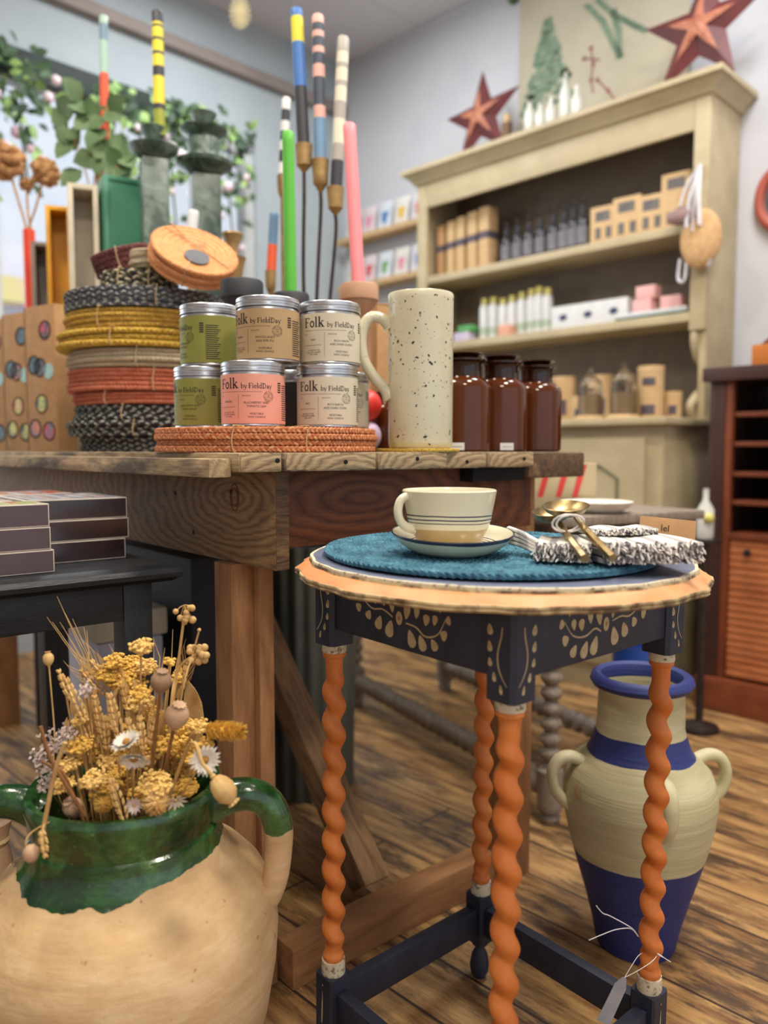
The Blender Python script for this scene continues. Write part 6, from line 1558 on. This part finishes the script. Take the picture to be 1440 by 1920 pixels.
# card ledges left of the dresser
sL0, sL1 = 1.56, 2.22
for i, (py, lab) in enumerate(((424, 'upper pine card ledge on the wall left of the dresser'), (520, 'lower pine card ledge on the wall left of the dresser'))):
    s, z = SQ(745, py, .10); o = MB().box(-(sL1-sL0)/2, (sL1-sL0)/2, 0, .10, -.015, .015, .003).obj('card_ledge', m_kraft2, None, WP((sL0+sL1)/2, .003, z), RZ); tag(o, lab, 'shelf', 'card ledges')
    for k in range(5):
        sx = sL0+.07+k*.125; cc = [(220, 216, 222), (226, 222, 214), (214, 220, 226), (226, 210, 214), (220, 222, 220)][k]
        e = E('greeting_card', 'pale greeting card on the %s card ledge, %s from the dresser' % (['upper', 'lower'][i], ['first', 'second', 'third', 'fourth', 'fifth'][k]), 'card', WP(sx, .06, z+.016), RZ, 'greeting cards')
        mb = MB(); mb.box(-.055, .055, -.001, .001, 0, .155, .0004); mb.obj('card', M('card_stock', cc, None, 10, .7), e, (0, 0, 0), (R(8), 0, 0))
        mb = MB(); c1 = [(220, 90, 90), (230, 190, 70), (80, 130, 190), (230, 150, 170), (120, 170, 110)][(k+2*i) % 5]; mb.box(-.025, .025, .0012, .002, .07, .10, .0004); mb.ball((0, .002, .055), .02, 2, (1, .06, 1)); mb.obj('printed_motif', M('card_print', c1, None, 10, .7), e, (0, 0, 0), (R(8), 0, 0))
# ------------------------------------------------------------------ tambour cabinet
KA = Vector(PZ(1313, 1325, 0)); DW = -WD
kb = E('tambour_cabinet', 'dark brown wooden cabinet with open black shelves over a slatted tambour front', 'cabinet', KA, R(-45))
KW, KD = .9, .42; KH = P(1327, 692, KA.y+.02).z
def kk(name, x0, x1, y0, y1, z0, z1, mat=m_redwood, ax=None, bev=.003):
    if ax: return board(kb, name, x0, x1, y0, y1, z0, z1, mat, ax, bev)
    mb = MB(); mb.box(x0, x1, y0, y1, z0, z1, bev); return mb.obj(name, mat, kb)
# local x = along front to the near right, local y = into the wall
kk('top', -.02, KW, -.02, KD, KH-.045, KH, m_darkwood); kk('side_panel', 0, .05, 0, KD, .115, KH-.0455, m_darkwood); kk('side_panel', KW-.05, KW, .0, KD, .115, KH-.0455, m_darkwood)
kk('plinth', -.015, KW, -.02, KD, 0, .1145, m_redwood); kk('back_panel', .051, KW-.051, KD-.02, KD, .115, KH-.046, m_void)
kk('guide_rail', .051, .075, .004, .03, .116, KH-.046, m_redwood, 'Z', .001)
zt0 = P(1380, 1010, 2.55).z
for i, py in enumerate((775, 832, 890, 945)):
    z = P(1380, py, 2.55).z; kk('shelf', .076, KW-.051, .012, KD-.021, z-.008, z+.008, m_redwood, 'X', .001)
kk('drawer_rail', .076, KW-.051, .0, KD-.021, zt0-.01, zt0+.012, m_redwood, 'X')
tb = kk('tambour', .076, KW-.051, .03, .034, .116, zt0-.011, m_darkwood)
mb = MB(); z = .125; n = 0
while z < zt0-.02: mb.box(.077, KW-.052, .010, .0295, z, z+.0225, .004); z += .0245
mb.obj('slats', m_tamb, tb)
mb = MB(); mb.lathe([(0, 0), (.012, .0), (.012, .008), (0, .012)], 16, Matrix.Translation((.14, -.0008, zt0-.05)) @ Matrix.Rotation(PI/2, 4, 'X')); mb.obj('lock', m_darkmetal, kb)
m_honey = M('honey_wood', (196, 118, 44), (176, 100, 36), 10, .4, st=(.4, 2, 2))
e = E('card_index_box', 'honey coloured wooden box with curved dark lid on top of the tambour cabinet', 'box', KA+DW*.13+QN*-.20+Vector((0, 0, KH+.001)), R(-45))
mb = MB(); mb.box(-.03, .30, -.12, .12, 0, .075, .004); mb.obj('box', m_honey, e)
mb = MB(); pr_ = [(.0, .0755), (.03, .10), (.05, .13), (.09, .148), (.16, .152), (.30, .152), (.30, .0755)]
f1 = [mb.bm.verts.new((x, -.118, z)) for x, z in pr_]; f2 = [mb.bm.verts.new((x, .118, z)) for x, z in pr_]; mb._f(f1); mb._f(f2[::-1])
for i in range(len(pr_)): mb._f([f1[i], f1[(i+1) % len(pr_)], f2[(i+1) % len(pr_)], f2[i]])
mb.obj('curved_lid', m_redwood, e)
# mirror / red ring on wall
sm, zm = SQ(1472, 368, .02); e = E('round_mirror', 'round red framed mirror on the wall at the right edge of the photo', 'mirror', WP(sm, .0, zm), RZ)
rm = abs(SQ(1424, 368, .02)[0]-sm)
mb = MB(); mb.tube([(rm*math.cos(t*PI/24), .022, rm*1.25*math.sin(t*PI/24)) for t in range(48)], .018, 10, closed=True); mb.obj('frame', M('mirror_red', (176, 84, 66), None, 14, .5), e)
mb = MB(); mb.lathe([(0, 0), (rm*.98, 0), (rm*.98, .004), (0, .004)], 48, Matrix.Translation((0, .012, 0)) @ Matrix.Rotation(-PI/2, 4, 'X') @ Matrix.Diagonal((1, 1.25, 1, 1))); mb.obj('mirror_glass', M('mirror_glass', (205, 210, 212), None, 5, .03, metal=1), e)
# straw star hanging from the ceiling
p = P(450, 25, 2.6); e = E('straw_star', 'small cream straw star hanging from the ceiling', 'decoration', p)
mb = MB()
for k in range(9):
    a = k*PI/9+.2; d = Vector((math.cos(a), 0, math.sin(a)*1.4)); mb.tube([-d*.035, d*.035], .003, 5)
mb.obj('star', M('pale_straw', (220, 208, 166), None, 30, .8), e); mb = MB(); mb.tube([(0, 0, .04), (0, 0, CZ-p.z-.001)], .0006, 4); mb.obj('thread', m_whitep, e)
# bottle vase with yellow flower on the floor by the cabinet
p = PZ(1306, 1120, .5); c = XY(1310, 2.45, 0); e = E('floor_stand', 'small dark stand between dresser and tambour cabinet', 'stand', c); zz = P(1310, 1010, 2.45).z
mb = MB(); mb.lathe([(0, 0), (.06, 0), (.06, .015), (.012, .03), (.012, zz-.02), (.05, zz-.01), (.05, zz), (0, zz)], 24); mb.obj('stand', m_darkmetal, e)
e = E('bottle', 'clear bottle with yellow flower beside the tambour cabinet', 'bottle', c+Vector((0, 0, zz+.001)))
mb = MB(); mb.lathe([(0, 0), (.024, 0), (.026, .01), (.026, .09), (.009, .12), (.009, .155), (.007, .155), (.007, .12), (.023, .09), (.023, .01), (0, .005)], 24); mb.obj('glass', m_glassw, e); mb = MB(); mb.ball((0, -.028, .065), .017, 2); mb.obj('yellow_flower', m_yc, e)
# things under / behind the bench
e = E('galvanised_bin', 'corrugated galvanised metal bin under the workbench', 'bin', BW(.30, .78), 0); mb = MB()
mb.lathe([(0, .0), (.125, 0), (.135, .36), (.14, .36), (.14, .37), (.127, .37), (.115, .02), (0, .02)], 120, rf=lambda a, z, r: 1+.022*math.sin(22*a)); mb.obj('bin', M('galvanised', (120, 126, 116), (96, 104, 96), 8, .45, metal=.6), e)
e.location = XY(572, 2.05, .3); e.location.z = .001; e.scale = (1, 1, 1.75)
p = Vector(PZ(1180, 1330, 0)); 
e = E('blue_bucket', 'bright blue plastic tub on the floor behind the amphora', 'bucket', XY(1182, 2.30, 0)); z9 = P(1182, 1206, 2.3).z; mb = MB(); mb.lathe([(0, 0), (.05, 0), (.06, z9), (.064, z9), (.055, z9), (.045, .01), (0, .01)], 28); mb.obj('tub', M('bright_blue', (40, 96, 200), None, 6, .4), e)
e = E('storage_crate', 'pale storage crate glimpsed through the legs of the black table', 'crate', BW(.01, .68), R(40)); mb = MB(); mb.box(-.07, .07, -.11, .11, 0, .50, .01); mb.obj('box', M('pale_lilac_plastic', (196, 196, 214), None, 5, .5), e); mb = MB(); mb.box(-.078, .078, -.118, .118, .5005, .56, .01); mb.obj('lid', M('pale_sand', (206, 196, 170), None, 5, .6), e)
e = E('yellow_hose', 'yellow hose lying on the floor under the black table', 'hose', PZ(20, 1500, .02)+Vector((-.05, -.12, 0))); mb = MB(); mb.tube(smoothpath([(-.3, -.05, 0), (-.1, .03, 0), (.05, .09, .0), (.2, .22, 0)], 6), .018, 10); mb.obj('hose', M('ochre_hose', (196, 140, 20), None, 10, .5), e)
e = E('dark_backing_block', 'dark navy block added to darken the space under the left part of the workbench', 'block', BW(.12, .52), R(40)); mb = MB(); mb.box(0, .145, 0, 1.12, 0, .66, .004); mb.obj('carcass', M('midnight_backing', (20, 22, 34), None, 6, .6), e)  # dark block added so the space below the bench reads near black
# bunch by the lower left edge
c = PZ(8, 1900, 0); c = XY(-2, 1.16, 0); e = E('wrapped_bunch', 'small paper wrapped bunch tied with string at the lower left edge', 'bunch', c)
z9 = P(-2, 1540, 1.16).z; mb = MB(); mb.lathe([(0, 0), (.03, 0), (.035, z9*.7), (.022, z9-.03), (.03, z9), (0, z9-.01)], 20); mb.obj('wrap', m_podp, e); mb = MB(); mb.lathe([(.024, z9-.035), (.026, z9-.03), (.024, z9-.025)], 20); mb.obj('string', m_twine, e)

# ------------------------------------------------------------------ light
w = bpy.data.worlds.new('world'); sc.world = w; w.use_nodes = True
bg = w.node_tree.nodes['Background']; bg.inputs[0].default_value = (.84, .90, 1.0, 1); bg.inputs[1].default_value = 1.1
def area(name, loc, size, power, col, rot=(0, 0, 0), sy=None):
    l = bpy.data.lights.new(name, 'AREA'); l.energy = power; l.size = size; l.color = col
    if sy: l.shape = 'RECTANGLE'; l.size_y = sy
    o = bpy.data.objects.new(name, l); COL.objects.link(o); o.location = loc; o.rotation_euler = rot; return o
area('ceiling_lamp', (.75, .9, 3.05), .35, 46, (1, .90, .76))
area('ceiling_lamp', (-.9, 1.3, 3.05), .35, 32, (1, .90, .76))
area('ceiling_lamp', (.2, -.6, 3.05), .5, 40, (1, .90, .76))
area('ceiling_lamp', (1.1, 2.1, 3.05), .5, 30, (.96, .97, 1))
area('ceiling_lamp', (-.4, 3.2, 3.05), .5, 30, (.96, .98, 1))
wc = RT @ Vector((2.3, .12, 1.65)); o = area('window_daylight', wc, 2.8, 26, (.86, .94, 1), (0, 0, 0), 1.5)
o.rotation_euler = (RT.to_3x3() @ Vector((0, 1, -.15))).to_track_quat('-Z', 'Z').to_euler()
sl = bpy.data.lights.new('sun', 'SUN'); sl.energy = 3.2; sl.angle = .03; sl.color = (1, .98, .94); so = bpy.data.objects.new('sun', sl); COL.objects.link(so)
so.location = (0, 0, 8); so.rotation_euler = (RT.to_3x3() @ Vector((.15, -.55, -.82))).to_track_quat('-Z', 'Y').to_euler()
sc.view_settings.view_transform = 'Standard'; sc.view_settings.look = 'None'; sc.view_settings.gamma = 1; sc.view_settings.exposure = .0
sc.view_settings.use_curve_mapping = False
